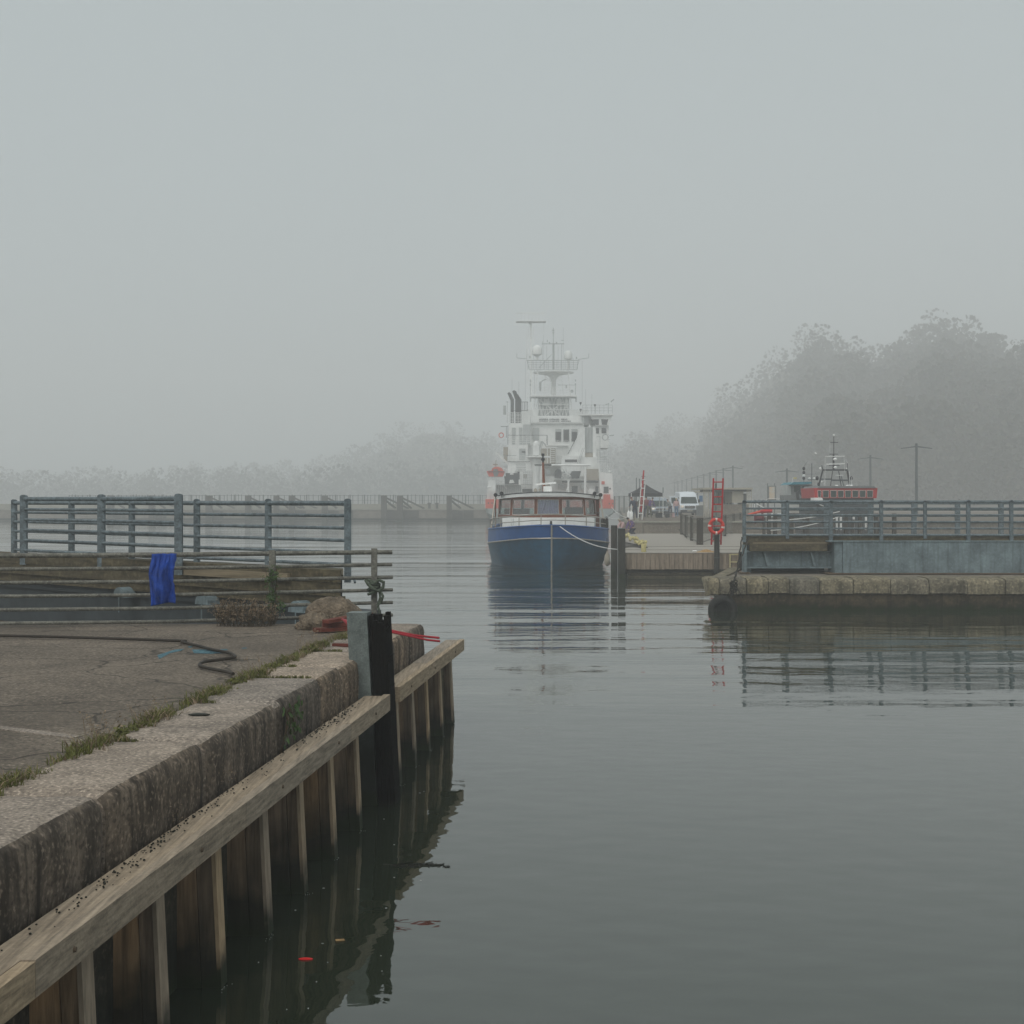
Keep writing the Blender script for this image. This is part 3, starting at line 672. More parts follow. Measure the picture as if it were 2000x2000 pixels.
# blue tarpaulin over the railing at the left
tp = []
for j in range(31):
    row = []
    for i in range(41):
        x = -4.60+i*.0077; z = 2.435-j*.0213; v = Vector((x*9, z*2.0, .3))
        y = 17.66+mn.noise(v)*.10+mn.noise(v*2.3)*.05+mn.noise(v*6)*.015-.004*j
        if i == 40: x -= .02*abs(math.sin(j*.5))
        row.append((x+mn.noise(Vector((z*3, 7, 1)))*.03, y, z+mn.noise(Vector((x*4, 3, 9)))*.03*(j/30)))
    tp.append(row)
o = MB().grid(tp).build('tarpaulin', 'blue_tarp', smooth=True, label='crumpled bright blue tarpaulin bundle hung over the pipe railing', cat='tarpaulin')
md_ = o.modifiers.new('thick', 'SOLIDIFY'); md_.thickness = .01

# floating things in the near water
def wpt(px, py): return PG(px, py, 0)
fl = MB(); c = wpt(822, 1691); r8 = random.Random(6)
for _ in range(70):
    q = c+Vector((r8.uniform(-.22, .22), r8.gauss(0, .03)+.03*math.sin(0), .003)); d = Vector((r8.gauss(0, .05), r8.gauss(0, .02), 0)); fl.tube([q, q+d+Vector((0, .01, .004))], .004, 3)
fl.build('floating_weed', 'weed', label='dark strands of weed floating off the charred timber', cat='seaweed')
MB().ball(wpt(597, 1874)+Vector((0, 0, .004)), .052, .022, .008, 10, 5).build('floating_litter', 'litter_red', label='bright red scrap of litter floating by the planks', cat='litter')
fm = MB()
for px, py in ((770, 1650), (822, 1720), (632, 1735), (754, 1774), (640, 1880), (560, 1972), (618, 1918), (602, 1970), (700, 1737), (630, 1843), (744, 1867), (746, 1897), (820, 1549), (770, 1714), (505, 1880), (828, 1546), (750, 1600), (577, 1778)):
    p = wpt(px, py); fm.ball(p+Vector((0, 0, .002)), r8.uniform(.004, .012), r8.uniform(.004, .01), .002, 6, 4)
for y in bat:
    for _ in range(7):
        p = Vector((WX(y, .25)+abs(r8.gauss(0, .02)), y+r8.gauss(0, .05), .003)); fm.ball(p, .003, .003, .0015, 5, 3)
fm.build('foam_flecks', 'foam', kind='stuff', label='white flecks of foam drifting by the timber wall', cat='foam')
MB().prism([(wpt(655, 1836).x, wpt(655, 1836).y), (wpt(672, 1834).x, wpt(672, 1835).y), (wpt(674, 1838).x, wpt(674, 1838).y), (wpt(656, 1839).x, wpt(656, 1839).y)], .002, .006).build('floating_leaf', 'sand', label='yellow brown leaf floating near the planks', cat='leaf')
# ------------------------------------------------------------------ right pier, bridge half
rp = thing('stone_pier', 'low lichen-covered stone pier with rounded coping carrying the right footbridge half', 'pier', (9, 40, 0))
YF = 39.3
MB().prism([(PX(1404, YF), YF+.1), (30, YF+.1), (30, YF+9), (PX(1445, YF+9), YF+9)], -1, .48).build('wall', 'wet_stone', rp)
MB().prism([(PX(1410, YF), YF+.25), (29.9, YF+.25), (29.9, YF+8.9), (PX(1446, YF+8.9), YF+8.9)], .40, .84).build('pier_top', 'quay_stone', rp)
cut = [1384, 1406, 1459, 1501, 1543, 1602, 1668, 1740, 1815, 1890, 1965, 2050]; r9 = random.Random(31)
for a, b_ in zip(cut, cut[1:]):
    x0, x1 = PX(a, YF)+.012, PX(b_, YF)-.012; n = 12; prof = [(1.3, .0), (.5, .01), (.25, .0), (.1, -.02), (.03, -.06), (0, -.14), (-.005, -.3), (.0, -.44), (.05, -.465), (.3, -.47)]
    oy = r9.uniform(-.03, .03); oz = r9.uniform(-.02, .02); rows = []
    for i in range(n+1):
        t = i/n; e = (1-min(1, min(t, 1-t)*n/1.5))*.02; xx = x0+(x1-x0)*t
        first = (a == 1384)
        rows.append([(xx, YF+p+oy+e+r9.gauss(0, .006)+(max(0, .25-(xx-x0))*1.2 if first else 0), .93+h+oz-e*(h > -.2)+r9.gauss(0, .005)-(max(0, .10-(xx-x0))*.6 if first else 0)) for p, h in prof])
    mb = MB().grid(rows); k = len(prof); mb.f.append(tuple(range(k))); mb.f.append(tuple(n*k+i for i in range(k-1, -1, -1)))
    mb.build('coping_stone', 'pier_stone', rp, smooth=True)
MB().prism([(PX(1387, YF), YF+.4), (PX(1410, YF), YF+.4), (PX(1452, YF+7), YF+7), (PX(1425, YF+7), YF+7)], .46, .90).build('side_coping', 'pier_stone', rp)
# tyre
tx = PX(1413, YF-.35); prof = []
for i in range(13):
    a = 2*math.pi*i/12; prof.append((.30+.115*math.cos(a), .115*math.sin(a)*1.15))
T_ = Matrix.Translation((tx, YF-.22, .05)) @ Matrix.Rotation(R(-8), 4, 'Z')
mb = MB(T_); mb.lathe((0, 0, 0), prof, 40, 'y'); mb.build('tyre_fender', 'rubber', smooth=True, label='old black tyre hung as a fender at the end of the stone pier', cat='tyre')
# ropes
for i, (a, b_, c_, L) in enumerate((((1449, 1050), (1437, 1125), (1428, 1163), 'left tarred rope running from the bridge corner down to the tyre'), ((1462, 1050), (1441, 1110), (1432, 1163), 'right tarred rope running from the bridge edge down to the tyre'))):
    q = smoothpts([P(a[0], a[1], 42.6), P(b_[0], b_[1], 40.4), P(c_[0]+1, c_[1]-26, 39.15), P(c_[0], c_[1], 39.0)], 14)
    MB().tube([p+Vector((.012*math.sin(k*1.9), 0, .01*math.cos(k*1.9))) for k, p in enumerate(q)], .022, 5).build('tarred_rope', 'rope_dark', label=L, cat='rope')
mb = MB(); c = P(1433, 1142, 38.95)
for k in range(5): mb.tube([c+Vector((.10*math.cos(t+k), .03*math.sin(t*2), .09*math.sin(t)+.04*k-.12)) for t in [i*.63 for i in range(10)]], .02, 5, True)
for k in range(4): mb.tube([c+Vector((-.05+.04*k, 0, -.05)), c+Vector((-.22+.16*k, -.02, -.38))], .014, 4)
mb.build('rope_knot', 'rope_dark', label='tangled dark rope knot against the second pier stone', cat='rope')

br = thing('swing_bridge', 'right half of the footbridge in grey blue steel, resting on the stone pier', 'footbridge', (13, 44, 0))
YB = 43.2; XR = 31
MB().box(PX(1453, YB), XR, YB, YB+.24, 1.76, 2.02).build('kerb_timber', 'mossy_timber', br)
MB().box(PX(1463, YB), PX(1614, YB), YB-.12, YB-.002, PZ(1076, YB), PZ(1062, YB)).build('fascia_timber', 'mossy_timber', br)
MB().box(PX(1470, YB), PX(1617, YB), YB-.10, YB-.01, PZ(1061.5, YB), PZ(1059, YB)).build('edge_plank', 'old_plank', br)
MB().prism([(PX(1457, YB), YB+.25), (XR, YB+.25), (XR, YB+3.4), (PX(1470, YB+3.4), YB+3.4)], 1.86, 1.95).build('deck', 'deck_wood', br)
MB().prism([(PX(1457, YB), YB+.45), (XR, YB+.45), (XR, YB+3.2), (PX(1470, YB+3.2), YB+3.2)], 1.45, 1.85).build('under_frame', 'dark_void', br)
for i in range(9):
    x = PX(1467+34.5*i, YB); MB().box(x-.02, x+.02, YB+.12, YB+.44, 1.56, 1.75).box(x-.11, x+.11, YB+.06, YB+.44, 1.552, 1.575).build('hanger', 'bridge_steel', br)
g_ = MB(); x0, x1 = PX(1459, YB), PX(1626, YB)
g_.box(x0, x1, YB+.18, YB+.22, PZ(1107, YB), 1.526); g_.box(x0-.03, x1, YB, YB+.4, 1.527, 1.55); g_.box(x0-.02, x1, YB-.02, YB+.42, PZ(1110, YB), PZ(1107.3, YB))
g_.build('girder', 'bridge_steel', br)
for px in (1492, 1583):
    x = PX(px, YB); q = [(x, YB-.01, 1.40), (x+.05, YB-.01, 1.40), (x+.16, YB+.02, PZ(1104, YB)), (x+.06, YB+.17, PZ(1106, YB)), (x, YB+.17, 1.40)]
    q2 = [(a, b, c) for a, b, c in q]; k = len(q)
    MB().add([(x, YB, 1.526), (x+.03, YB, 1.526), (x+.03, YB+.179, 1.526), (x, YB+.179, 1.526), (x+.10, YB, PZ(1106.5, YB)), (x+.22, YB, PZ(1106.5, YB)), (x+.14, YB+.179, PZ(1107, YB)), (x+.10, YB+.179, PZ(1107, YB))], [(0, 1, 2, 3), (7, 6, 5, 4), (0, 4, 5, 1), (1, 5, 6, 2), (2, 6, 7, 3), (3, 7, 4, 0)]).build('stiffener', 'bridge_steel', br)
MB().box(PX(1453, YB), PX(1459, YB)-.005, YB-.03, YB+.4, .88, 1.755).box(PX(1459, YB), PX(1469, YB), YB+.16, YB+.3, .88, PZ(1110.5, YB)).build('end_plate', 'bridge_steel', br)
MB().box(PX(1445, YB), PX(1463, YB), YB-.2, YB+.4, .86, .90).build('bearing', 'rust', br)
sup = MB(); sup.box(PX(1624.5, YB), PX(1640, YB), YB-.35, YB+.5, .90, PZ(1058, YB)); sup.box(PX(1640.4, YB), XR, YB-.42, YB+.6, .90, PZ(1058, YB))
sup.build('support_box', 'bridge_steel', br)
MB().box(PX(1609, YB), XR, YB-.6, YB+.7, .86, .897).build('base_plate', 'rust', br)
MB().box(PX(1612, YB), XR, YB-.44, YB-.005, PZ(1057.6, YB), PZ(1055.5, YB)).build('ledge', 'bridge_steel', br)
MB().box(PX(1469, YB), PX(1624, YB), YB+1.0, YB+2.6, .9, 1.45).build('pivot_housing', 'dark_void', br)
for px, wd_ in ((1453.5, .1), (1537, .07), (1622.5, .11), (1721, .1), (1806, .07), (1891, .11), (1975, .1)):
    Y = YB-.04; x = PX(px, Y); top = 3.14; bot = 1.95 if wd_ < .09 else 1.84
    mb = MB().box(x-wd_/2, x+wd_/2, Y-.06, Y+.06, bot, top-.02)
    if wd_ < .09: mb.box(x+wd_/2+.002, x+wd_/2+.03, Y-.03, Y+.055, bot, top-.05)
    mb.cyl((x, Y-.06, top-.03), (x, Y+.06, top-.03), wd_/2, None, 12); mb.build('railing_post', 'rail_steel', br)
for k in range(6):
    z = 3.10-.2085*k
    MB().tube([(PX(1456, YB), YB-.04, z), (XR, YB-.04, z)], .043 if k == 0 else .03, 8).build('rail', 'rail_steel', br, smooth=True)
for px in (1531, 1614, 1700, 1785, 1870, 1955):   # far side railing of the same bridge
    Y = YB+3.1; x = PX(px, Y); post(MB(), Vector((x, Y, 0)), .16, 1.88, 3.07).build('railing_post', 'rail_steel', br)
for k in range(6): MB().tube([(PX(1531, YB+3.1), YB+3.1, 3.04-.2085*k), (XR, YB+3.1, 3.04-.2085*k)], .03, 6).build('rail', 'rail_steel', br, smooth=True)

# ------------------------------------------------------------------ pontoon dock
ZD = 1.0; YP = 56.7
pd = thing('pontoon', 'low timber clad mooring pontoon between the blue boat and the right footbridge', 'pontoon', (8, 60, 0))
XL = PX(1215, YP); XRr = 26
MB().prism([(XL+.1, YP+.06), (XRr, YP+.06), (XRr, 91.4), (PX(1222, 91.4), 91.4)], .72, ZD).build('deck', 'deck_wood', pd)
fx = XL; r10 = random.Random(14); fb = MB()
while fx < XRr:
    w_ = .195; fb.box(fx, fx+w_-.012, YP-.0+r10.uniform(-.012, .004), YP+.05, .33+r10.uniform(-.01, .01), .985+r10.uniform(-.006, .006)); fx += w_
fb.build('fascia_boards', 'fascia_wood', pd)
MB().box(XL-.02, XRr, YP-.02, YP+.3, .988, 1.012).build('edge_beam', 'deck_wood', pd)
for k in range(3): MB().box(XL+.25, XRr, YP+.25-.04*k, YP+.6, .22-.13*k, .325-.13*k).build('lower_beam', 'mossy_timber', pd)
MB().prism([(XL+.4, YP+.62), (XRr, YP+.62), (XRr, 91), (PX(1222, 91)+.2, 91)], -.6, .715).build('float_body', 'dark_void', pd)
sd = MB(); sd.prism([(XL, YP+.06), (XL+.09, YP+.06), (PX(1222, 91.4)-.01, 91.4), (PX(1222, 91.4)-.1, 91.4)], .33, .985); sd.build('side_boards', 'fascia_wood', pd)
for z_, y_ in ((.004, 60.2), (.004, 64.5)): MB().box(XL+.4, XRr, y_, y_+.06, ZD+.001, ZD+.012).build('deck_joint', 'mossy_timber', pd)

def pile(label, px0, px1, pyt, Y, m_='pile_dark', sq=False, zb=-1.2, band=False, group=None):
    x = PX((px0+px1)/2, Y); r = (PX(px1, Y)-PX(px0, Y))/2; zt = PZ(pyt, Y)
    t = thing('mooring_pile', label, 'pile', (x, Y, 0), group)
    if sq: MB().bev(x-r, x+r, Y-r, Y+r, zb, zt, .02).build('post', m_, t)
    else: MB().cyl((x, Y, zb), (x, Y, zt), r*1.04, r*.97, 16).build('post', m_, t, smooth=True)
    if sq: MB().box(x-r-.015, x+r+.015, Y-r-.015, Y+r+.015, zt+.001, zt+.03).build('cap', 'zinc', t)
    if band: MB().cyl((x, Y, PZ(1090, Y)), (x, Y, PZ(1088.5, Y)), r*1.12, None, 16).build('band', 'zinc', t)
    return t
pile('round dark pile in front of the pontoon carrying the red ladder and lifebuoy', 1394.5, 1405.5, 1032, YP-.35, band=True)
pile('square dark pile with a metal cap at the pontoon corner by the blue boat', 1207, 1221, 1033, YP-.2, sq=True)
pile('tall round dark pile close behind the blue boat side', 1193, 1206, 1026, 60.5)
# ladder with buoy
ld = thing('red_ladder', 'tall bright red rescue ladder strapped to the round pile', 'ladder', (PX(1400, YP), YP-.1, ZD)); Yl = YP-.06
MB().cyl(P(1393.5, 934, Yl), P(1389.5, 1064, Yl), .036, None, 8).build('side_rail', 'red_paint', ld, smooth=True)
MB().cyl(P(1412.3, 934, Yl), P(1407.8, 1064, Yl), .036, None, 8).build('side_rail', 'red_paint', ld, smooth=True)
for k, y in enumerate((941.5, 955.5, 970.5, 985, 999.5, 1013.5, 1027.5, 1042, 1056.5)):
    t = (y-934)/130; MB().cyl(P(1393.5-4*t, y, Yl), P(1412.3-4.5*t, y, Yl), .026, None, 6).build('rung', 'red_paint', ld, smooth=True)
lb_ = thing('lifebuoy', 'red lifebuoy with pale bands hung on the red ladder above the pile', 'lifebuoy', (PX(1399, YP-.7), YP-.7, PZ(1027.5, YP-.7)))
Yb_ = YP-.62; cz = PZ(1028, Yb_); cx = PX(1399, Yb_)
def torus(mb, c, R_, r_, n=40, k=12, a0=0, a1=2*math.pi, f=1):
    ring = []
    for i in range(n+1):
        t = a0+(a1-a0)*i/n; ring.append((c[0]+R_*math.cos(t), c[1], c[2]+R_*math.sin(t)))
    return mb.tube(ring, r_, k) if a1-a0 < 6 else mb.tube(ring[:-1], r_, k, True)
torus(MB(), (cx, Yb_, cz), .275, .07).build('ring', 'buoy_red', lb_, smooth=True)
for a in (-.15, math.pi-.1, math.pi*.5, math.pi*1.5): torus(MB(), (cx, Yb_, cz), .275, .073, 5, 12, a-.13, a+.13).build('band', 'buoy_white', lb_, smooth=True)
fp = MB(); fp.cyl(P(1398, 944, 60), P(1399, 1067, 60), .045, .05, 10); fp.build('grey_pole', 'zinc', smooth=True, label='slim pale grey pole standing behind the red ladder', cat='pole')
# cream ladder
cl = thing('boarding_ladder', 'cream painted metal ladder fixed to the pontoon front near the stone pier', 'ladder', (PX(1437, YP), YP-.05, .3)); Yc = YP-.12
for px in (1426, 1449.5): MB().bar(P(px, 1082, Yc), P(px-.3, 1128, Yc), .05).build('side_rail', 'cream_paint', cl)
for y in (1083, 1097.5, 1112): MB().bar(P(1426, y, Yc), P(1449.5, y, Yc), .04).build('rung', 'cream_paint', cl)
# items on the deck
ysl = thing('net_float_line', 'string of yellow floats with dark line heaped on the pontoon corner', 'floats', tuple(PG(1235, 1068, ZD)))
r11 = random.Random(9)
dl = MB(); 
for k in range(5):
    a = PG(1219, 1060+k*2.6, ZD); b2 = PG(1262+r11.uniform(-12, 4), 1073+r11.uniform(-3, 4), ZD)
    dl.tube(smoothpts([a+Vector((0, 0, .03)), a.lerp(b2, .5)+Vector((.05, r11.uniform(-.6, .6), .07)), b2+Vector((0, 0, .02))], 6), .02, 5)
dl.build('dark_line', 'rope_dark', ysl)
for k in range(26):
    t = k/25; p = PG(1222+38*t+r11.gauss(0, 2.2), 1051+17*t+r11.gauss(0, 2.6), ZD); r_ = r11.uniform(.055, .085)
    T_ = Matrix.Translation(p+Vector((0, 0, r_+.01+r11.uniform(0, .14)))) @ Euler((0, r11.uniform(-1, 1), r11.uniform(0, 3))).to_matrix().to_4x4()
    MB(T_).lathe((0, 0, 0), [(.03, -.12), (r_, -.09), (r_, .09), (.03, .12)], 10, 'x').build('float', 'yellow', ysl, smooth=True)
p = PG(1257, 1078, ZD); yb = thing('yellow_drum', 'upright pale yellow drum at the pontoon edge below the floats', 'drum', tuple(p)); MB().lathe(p, [(.10, 0), (.105, .02), (.105, .30), (.09, .34), (0.0, .34)], 14).build('shell', 'yellow', yb, smooth=True)
p = PG(1381, 1079, ZD); rows = []
sm = MB(); sm.lathe(p+Vector((0, .25, 0)), [(.36, 0), (.28, .03), (.17, .07), (.08, .11), (.0, .12)], 14); 
for i, v in enumerate(sm.v): v.x = p.x+(v.x-p.x)*1.25+r11.gauss(0, .012); v.z += r11.gauss(0, .006)*(v.z > ZD+.01)
sm.build('sand_heap', 'sand', label='small orange brown heap of sand on the pontoon edge left of the pile', cat='sand heap')
p = PG(1357, 1078, ZD); MB().bev(p.x-.09, p.x+.10, p.y, p.y+.12, ZD, ZD+.07, .02).build('white_box', 'white_paint', label='small white box on the pontoon edge beside the sand', cat='box')
p = PG(1278, 1041, ZD); MB().ball(p+Vector((0, 0, .1)), .28, .15, .12, 10, 6).build('plastic_bag', 'white_paint', label='crumpled white plastic bag at the foot of the quay wall', cat='bag')
p = PG(1329, 1050, ZD); MB().cyl(p+Vector((-.08, 0, .5)), p+Vector((.12, -2.0, .02)), .03, .02, 6).build('drain_pipe', 'pile_dark', label='short dark pipe end lying against the fence corner', cat='pipe')

# pontoon fence: dark posts, pale balusters
def fence(name, label, a, b_, n, zb, zt, group=None, bal=.17, postw=.16, m_='pile_wood', zb2=None, zt2=None):
    a = Vector((a[0], a[1], 0)); b_ = Vector((b_[0], b_[1], 0)); t = thing(name, label, 'fence', (a.x, a.y, zb), group); zb2 = zb if zb2 is None else zb2; zt2 = zt if zt2 is None else zt2
    for i in range(n+1):
        k = i/n; p = a.lerp(b_, k); z0 = zb+(zb2-zb)*k; z1 = zt+(zt2-zt)*k; MB().box(p.x-postw/2, p.x+postw/2, p.y-postw/2, p.y+postw/2, z0, z1+.06).build('post', m_, t)
    z0, z1 = Vector((0, 0, 1)), 0
    MB().bar(a+Vector((0, -.1, zt)), b_+Vector((0, -.1, zt2)), .05, .045).build('top_rail', 'old_rail', t); MB().bar(a+Vector((0, -.1, zb+.12)), b_+Vector((0, -.1, zb2+.12)), .05, .045).build('bottom_rail', 'old_rail', t)
    L = (b_-a).length; m = MB(); m.bar(a+Vector((0, -.1, zb+.105)), b_+Vector((0, -.1, zb2+.105)), .03, .02); k = int(L/bal)
    for i in range(1, k): q = a.lerp(b_, i/k); f = i/k; m.bar(q+Vector((0, -.1, zb+(zb2-zb)*f+.11)), q+Vector((0, -.1, zt+(zt2-zt)*f-.01)), .014)
    m.build('balusters', 'old_rail', t); return t
p0, p1, p2 = PG(1364, 1064, ZD), PG(1331, 1044, ZD), PG(1446, 1036, ZD)
fence('pontoon_fence', 'dark posted fence on the pontoon running from its near corner back to the quay wall', p0, p1, 3, ZD, ZD+1.25, bal=.6)
fence('pontoon_fence', 'dark posted fence with balusters behind the red ladder, running to the bridge', p0+Vector((.15, 0, 0)), p2, 4, ZD, ZD+1.25, bal=.42)
fence('gangway_fence', 'long dark baluster fence seen through the bridge railing near the deck', PG(1492, 1048, ZD)+Vector((0, 0, 0)), (PX(1720, 66), 66, 0), 5, ZD, ZD+1.15, bal=.3)
# ------------------------------------------------------------------ blue boat
YS = 63.2; BX = 1.80
bb = thing('motor_boat', 'blue hulled wooden wheelhouse boat moored bow on beside the pontoon', 'boat', (BX, YS, 0))
#        dy,   deck half, rail half, waterline half, deck z, rub z
ST = [(-.42, .05, .05, .03, 2.03, 1.44), (-.34, .42, .40, .10, 2.02, 1.43), (-.12, .92, .88, .30, 2.0, 1.42), (.35, 1.42, 1.38, .62, 1.96, 1.38), (1.1, 1.95, 1.93, 1.08, 1.91, 1.31),
      (2.2, 2.45, 2.45, 1.62, 1.85, 1.22), (3.6, 2.82, 2.83, 2.08, 1.79, 1.14), (5.2, 2.97, 3.0, 2.38, 1.74, 1.08), (8.5, 3.0, 3.03, 2.55, 1.7, 1.02), (13, 2.9, 2.93, 2.5, 1.72, 1.05), (16.5, 2.6, 2.62, 2.2, 1.8, 1.12), (18, 2.2, 2.2, 1.7, 1.85, 1.18)]
def shell(lo, name, m_):
    rows = []
    for (dy, bd, br_, bw, zd, zr) in ST:
        bw = bw*(1.28 if .2 < dy < 3 else 1.12)
        if lo: L = [(bw*.55, -.45), (bw, -.02), (bw+(br_-bw)*.42, zr*.33), (bw+(br_-bw)*.78, zr*.68), (br_, zr)]
        else: L = [(br_, zr+.0), (br_+(bd-br_)*.5, (zr+zd)/2), (bd, zd)]
        lag = lambda z: (0.30*(1-max(0, z)/2.0)) if dy < 1 else .30*(1-max(0, z)/2)*max(0, (3-dy)/2)
        rows.append([(BX-x, YS+dy+lag(z), z) for x, z in reversed(L)]+[(BX+x, YS+dy+lag(z), z) for x, z in L])
    mb = MB()
    h = len(rows[0])//2
    mb.grid([r[:h] for r in rows]); mb.grid([r[h:] for r in rows])
    r = rows[0]; mb.add(r, [(i, i+1, len(r)-2-i, len(r)-1-i) for i in range(h-1)]); r = rows[-1]; mb.add(r, [(i, i+1, len(r)-2-i, len(r)-1-i) for i in range(h-1)])
    return mb.build(name, m_, bb, smooth=True)
shell(True, 'lower_hull', 'hull_low'); shell(False, 'bulwark', 'hull_blue')
def sheer(k, dz=0, out=0, inn=0): return [(BX-(s[k]+out), YS+s[0]+(.30*(1-s[4 if k == 1 else 5]/2) if s[0] < 1 else 0)-(.02 if out else 0), s[4 if k == 1 else 5]+dz) for s in reversed(ST)]+[(BX+(s[k]+out), YS+s[0]+(.30*(1-s[4 if k == 1 else 5]/2) if s[0] < 1 else 0)-(.02 if out else 0), s[4 if k == 1 else 5]+dz) for s in ST]
MB().tube(sheer(2, .0, .02), .033, 8).build('rub_rail', 'steel_rail', bb, smooth=True)
MB().tube(sheer(1, .0, .0), .04, 8).build('gunwale', 'hull_blue', bb, smooth=True)
MB().bar((BX, YS-.45, 2.04), (BX, YS-.10, -.4), .07, .10).build('stem_bar', 'steel_rail', bb)
d = MB(); d.v = [Vector((BX+sgn*s[1]*.98, YS+s[0]+.05, s[4]-.12)) for s in ST for sgn in (-1, 1)]; d.f = [(2*i, 2*i+1, 2*i+3, 2*i+2) for i in range(len(ST)-1)]; d.build('deck', 'wall_grey', bb)
MB().tube([(BX-1.90, YS+2.55, .40), (BX-1.7, YS+1.9, .42), (BX-1.52, YS+1.45, .52)], .045, 7).build('bilge_strake', 'hull_blue', bb, smooth=True)
# trunk cabin
def arcbox(mb, hw, y0, y1, z0, z1, bow=.5, n=9):
    f = []; 
    for i in range(n): t = -1+2*i/(n-1); f.append((BX+hw*t, y0+bow*t*t))
    f += [(BX+hw, y1), (BX-hw, y1)]; return mb.prism(f, z0, z1)
arcbox(MB(), 2.28, YS+4.6, YS+14, 1.62, 2.32, .7).build('cabin_trunk', 'white_paint', bb)
MB().box(BX-2.05, BX-1.83, YS+4.3, YS+4.7, 1.95, 2.12).cyl((BX-1.76, YS+4.4, 1.7), (BX-1.78, YS+4.4, 2.28), .05, .09, 10).build('deck_vent', 'white_paint', bb)
# wheelhouse: varnished frames, glazed all round
fac = [(-2.42, 7.2), (-2.05, 6.25), (-1.12, 5.62), (.0, 5.42), (1.12, 5.62), (2.05, 6.25), (2.42, 7.2)]
fac = [(-2.50, 11.5), (-2.50, 7.4), (-1.86, 6.0), (-.62, 5.45), (.62, 5.45), (1.86, 6.0), (2.50, 7.4), (2.50, 11.5), (-2.5, 11.5)]
Z0, Z1 = 2.32, 3.34; slope = .10
glz = MB()
def pt(i, z): x, y = fac[i]; k = (z-Z0)/(Z1-Z0); return Vector((BX+x*(1-.035*k), YS+y+(slope*k if i not in (0, 7, 8) else -slope*k*.3), z))
def bil(i, u, z): a = pt(i, z); b_ = pt(i+1, z); return a.lerp(b_, u)
def fr(mb, i, u0, u1, z0, z1, th=.06):
    a, b_, c, d_ = bil(i, u0, z0), bil(i, u1, z0), bil(i, u1, z1), bil(i, u0, z1); nn = (b_-a).cross(d_-a).normalized()*th/2
    return mb.add([a-nn, b_-nn, c-nn, d_-nn, a+nn, b_+nn, c+nn, d_+nn], [(0, 3, 2, 1), (4, 5, 6, 7), (0, 1, 5, 4), (1, 2, 6, 5), (2, 3, 7, 6), (3, 0, 4, 7)])
for i in range(8):
    n_win = 3 if i in (0, 6) else 4 if i == 7 else 1
    for w_ in range(n_win):
        u0, u1 = w_/n_win, (w_+1)/n_win; e = (.09/( (pt(i+1, Z0)-pt(i, Z0)).length)); mb = MB()
        fr(mb, i, u0, u1, Z0, Z0+.13); fr(mb, i, u0, u1, Z1-.14, Z1); fr(mb, i, u0, u0+e, Z0+.13, Z1-.14); fr(mb, i, u1-e, u1, Z0+.13, Z1-.14)
        for (ua, sg) in ((u0+e, 1), (u1-e, -1)):           # rounded window corners
            for za, sz in ((Z0+.13, 1), (Z1-.14, -1)):
                r_ = .07; ue = e/.09*r_
                mb.add([bil(i, ua, za), bil(i, ua+sg*ue, za), bil(i, ua+sg*ue*.3, za+sz*r_*.3), bil(i, ua, za+sz*r_)], [(0, 1, 2, 3)])
        wf = mb.build('window_frame', 'varnish', bb, fix=True)
        q = MB(); fr(q, i, u0+e*1.0, u1-e*1.0, Z0+.131, Z1-.141, .012); q.build('pane', 'clear_glass', wf)
        q = MB(); k_ = e*.96; off = -.034                     # pale bead round the glass
        loop = [bil(i, u0+k_, Z0+.14), bil(i, u1-k_, Z0+.14), bil(i, u1-k_, Z1-.15), bil(i, u0+k_, Z1-.15)]
        nn = (loop[1]-loop[0]).cross(loop[3]-loop[0]).normalized()*(.034)
        q.tube([p_-nn if (p_-nn).y < p_.y or i in (0, 6) else p_+nn for p_ in loop], .011, 4, True); q.build('bead', 'white_paint', wf)
m_ = MB(); m_.prism([(pt(i, Z0).x, pt(i, Z0).y) for i in range(8)], Z0-.015, Z0+.0); m_.build('cabin_floor', 'varnish', bb)
cu = MB(); cu.grid([[(BX-.52+1.04*i/24-.08*(j/6)*(i > 12)*0, YS+5.72+.03*math.sin(i*1.7), Z1-.15-.72*j/6) for i in range(25)] for j in range(7)])
cu.build('curtain', 'curtain', bb, smooth=True)
MB().box(BX-2.2, BX-.9, YS+7.2, YS+7.9, Z0+.0, Z0+.42).box(BX+.9, BX+2.0, YS+7.2, YS+7.9, Z0, Z0+.5).build('console', 'varnish', bb)
MB().cyl((BX-.24, YS+5.50, 2.68), (BX-.10, YS+5.52, 3.12), .012, None, 5).bar((BX-.30, YS+5.48, 2.55), (BX-.20, YS+5.48, 2.82), .015).build('wiper', 'lamp_black', bb)
# roof with camber
rows = []
for (yy, hw, dz) in ((4.95, 2.50, -.02), (5.1, 2.56, .0), (6.6, 2.62, .01), (11.6, 2.62, 0)):
    rows.append([(BX+hw*t, YS+yy+1.3*t*t*max(0, (6.6-yy)/1.65), Z1+.24+dz-.17*t*t) for t in [i/6 for i in range(-6, 7)]])
rb = MB().grid(rows); lo_ = [[(x, y+.03, z-.16) for x, y, z in r] for r in rows]; rb.grid(lo_)
e_ = [r[0] for r in rows[::-1]]+rows[0][1:-1]+[r[-1] for r in rows]; e2 = [(x, y+.03, z-.16) for x, y, z in e_]; rb.grid([e_, e2])
rb.build('wheelhouse_roof', 'white_paint', bb, smooth=True)
tr_ = MB(); tr_.tube([Vector(q)+Vector((0, -.01, .02)) for q in e_], .022, 5); tr_.build('roof_trim', 'black_plastic', bb)
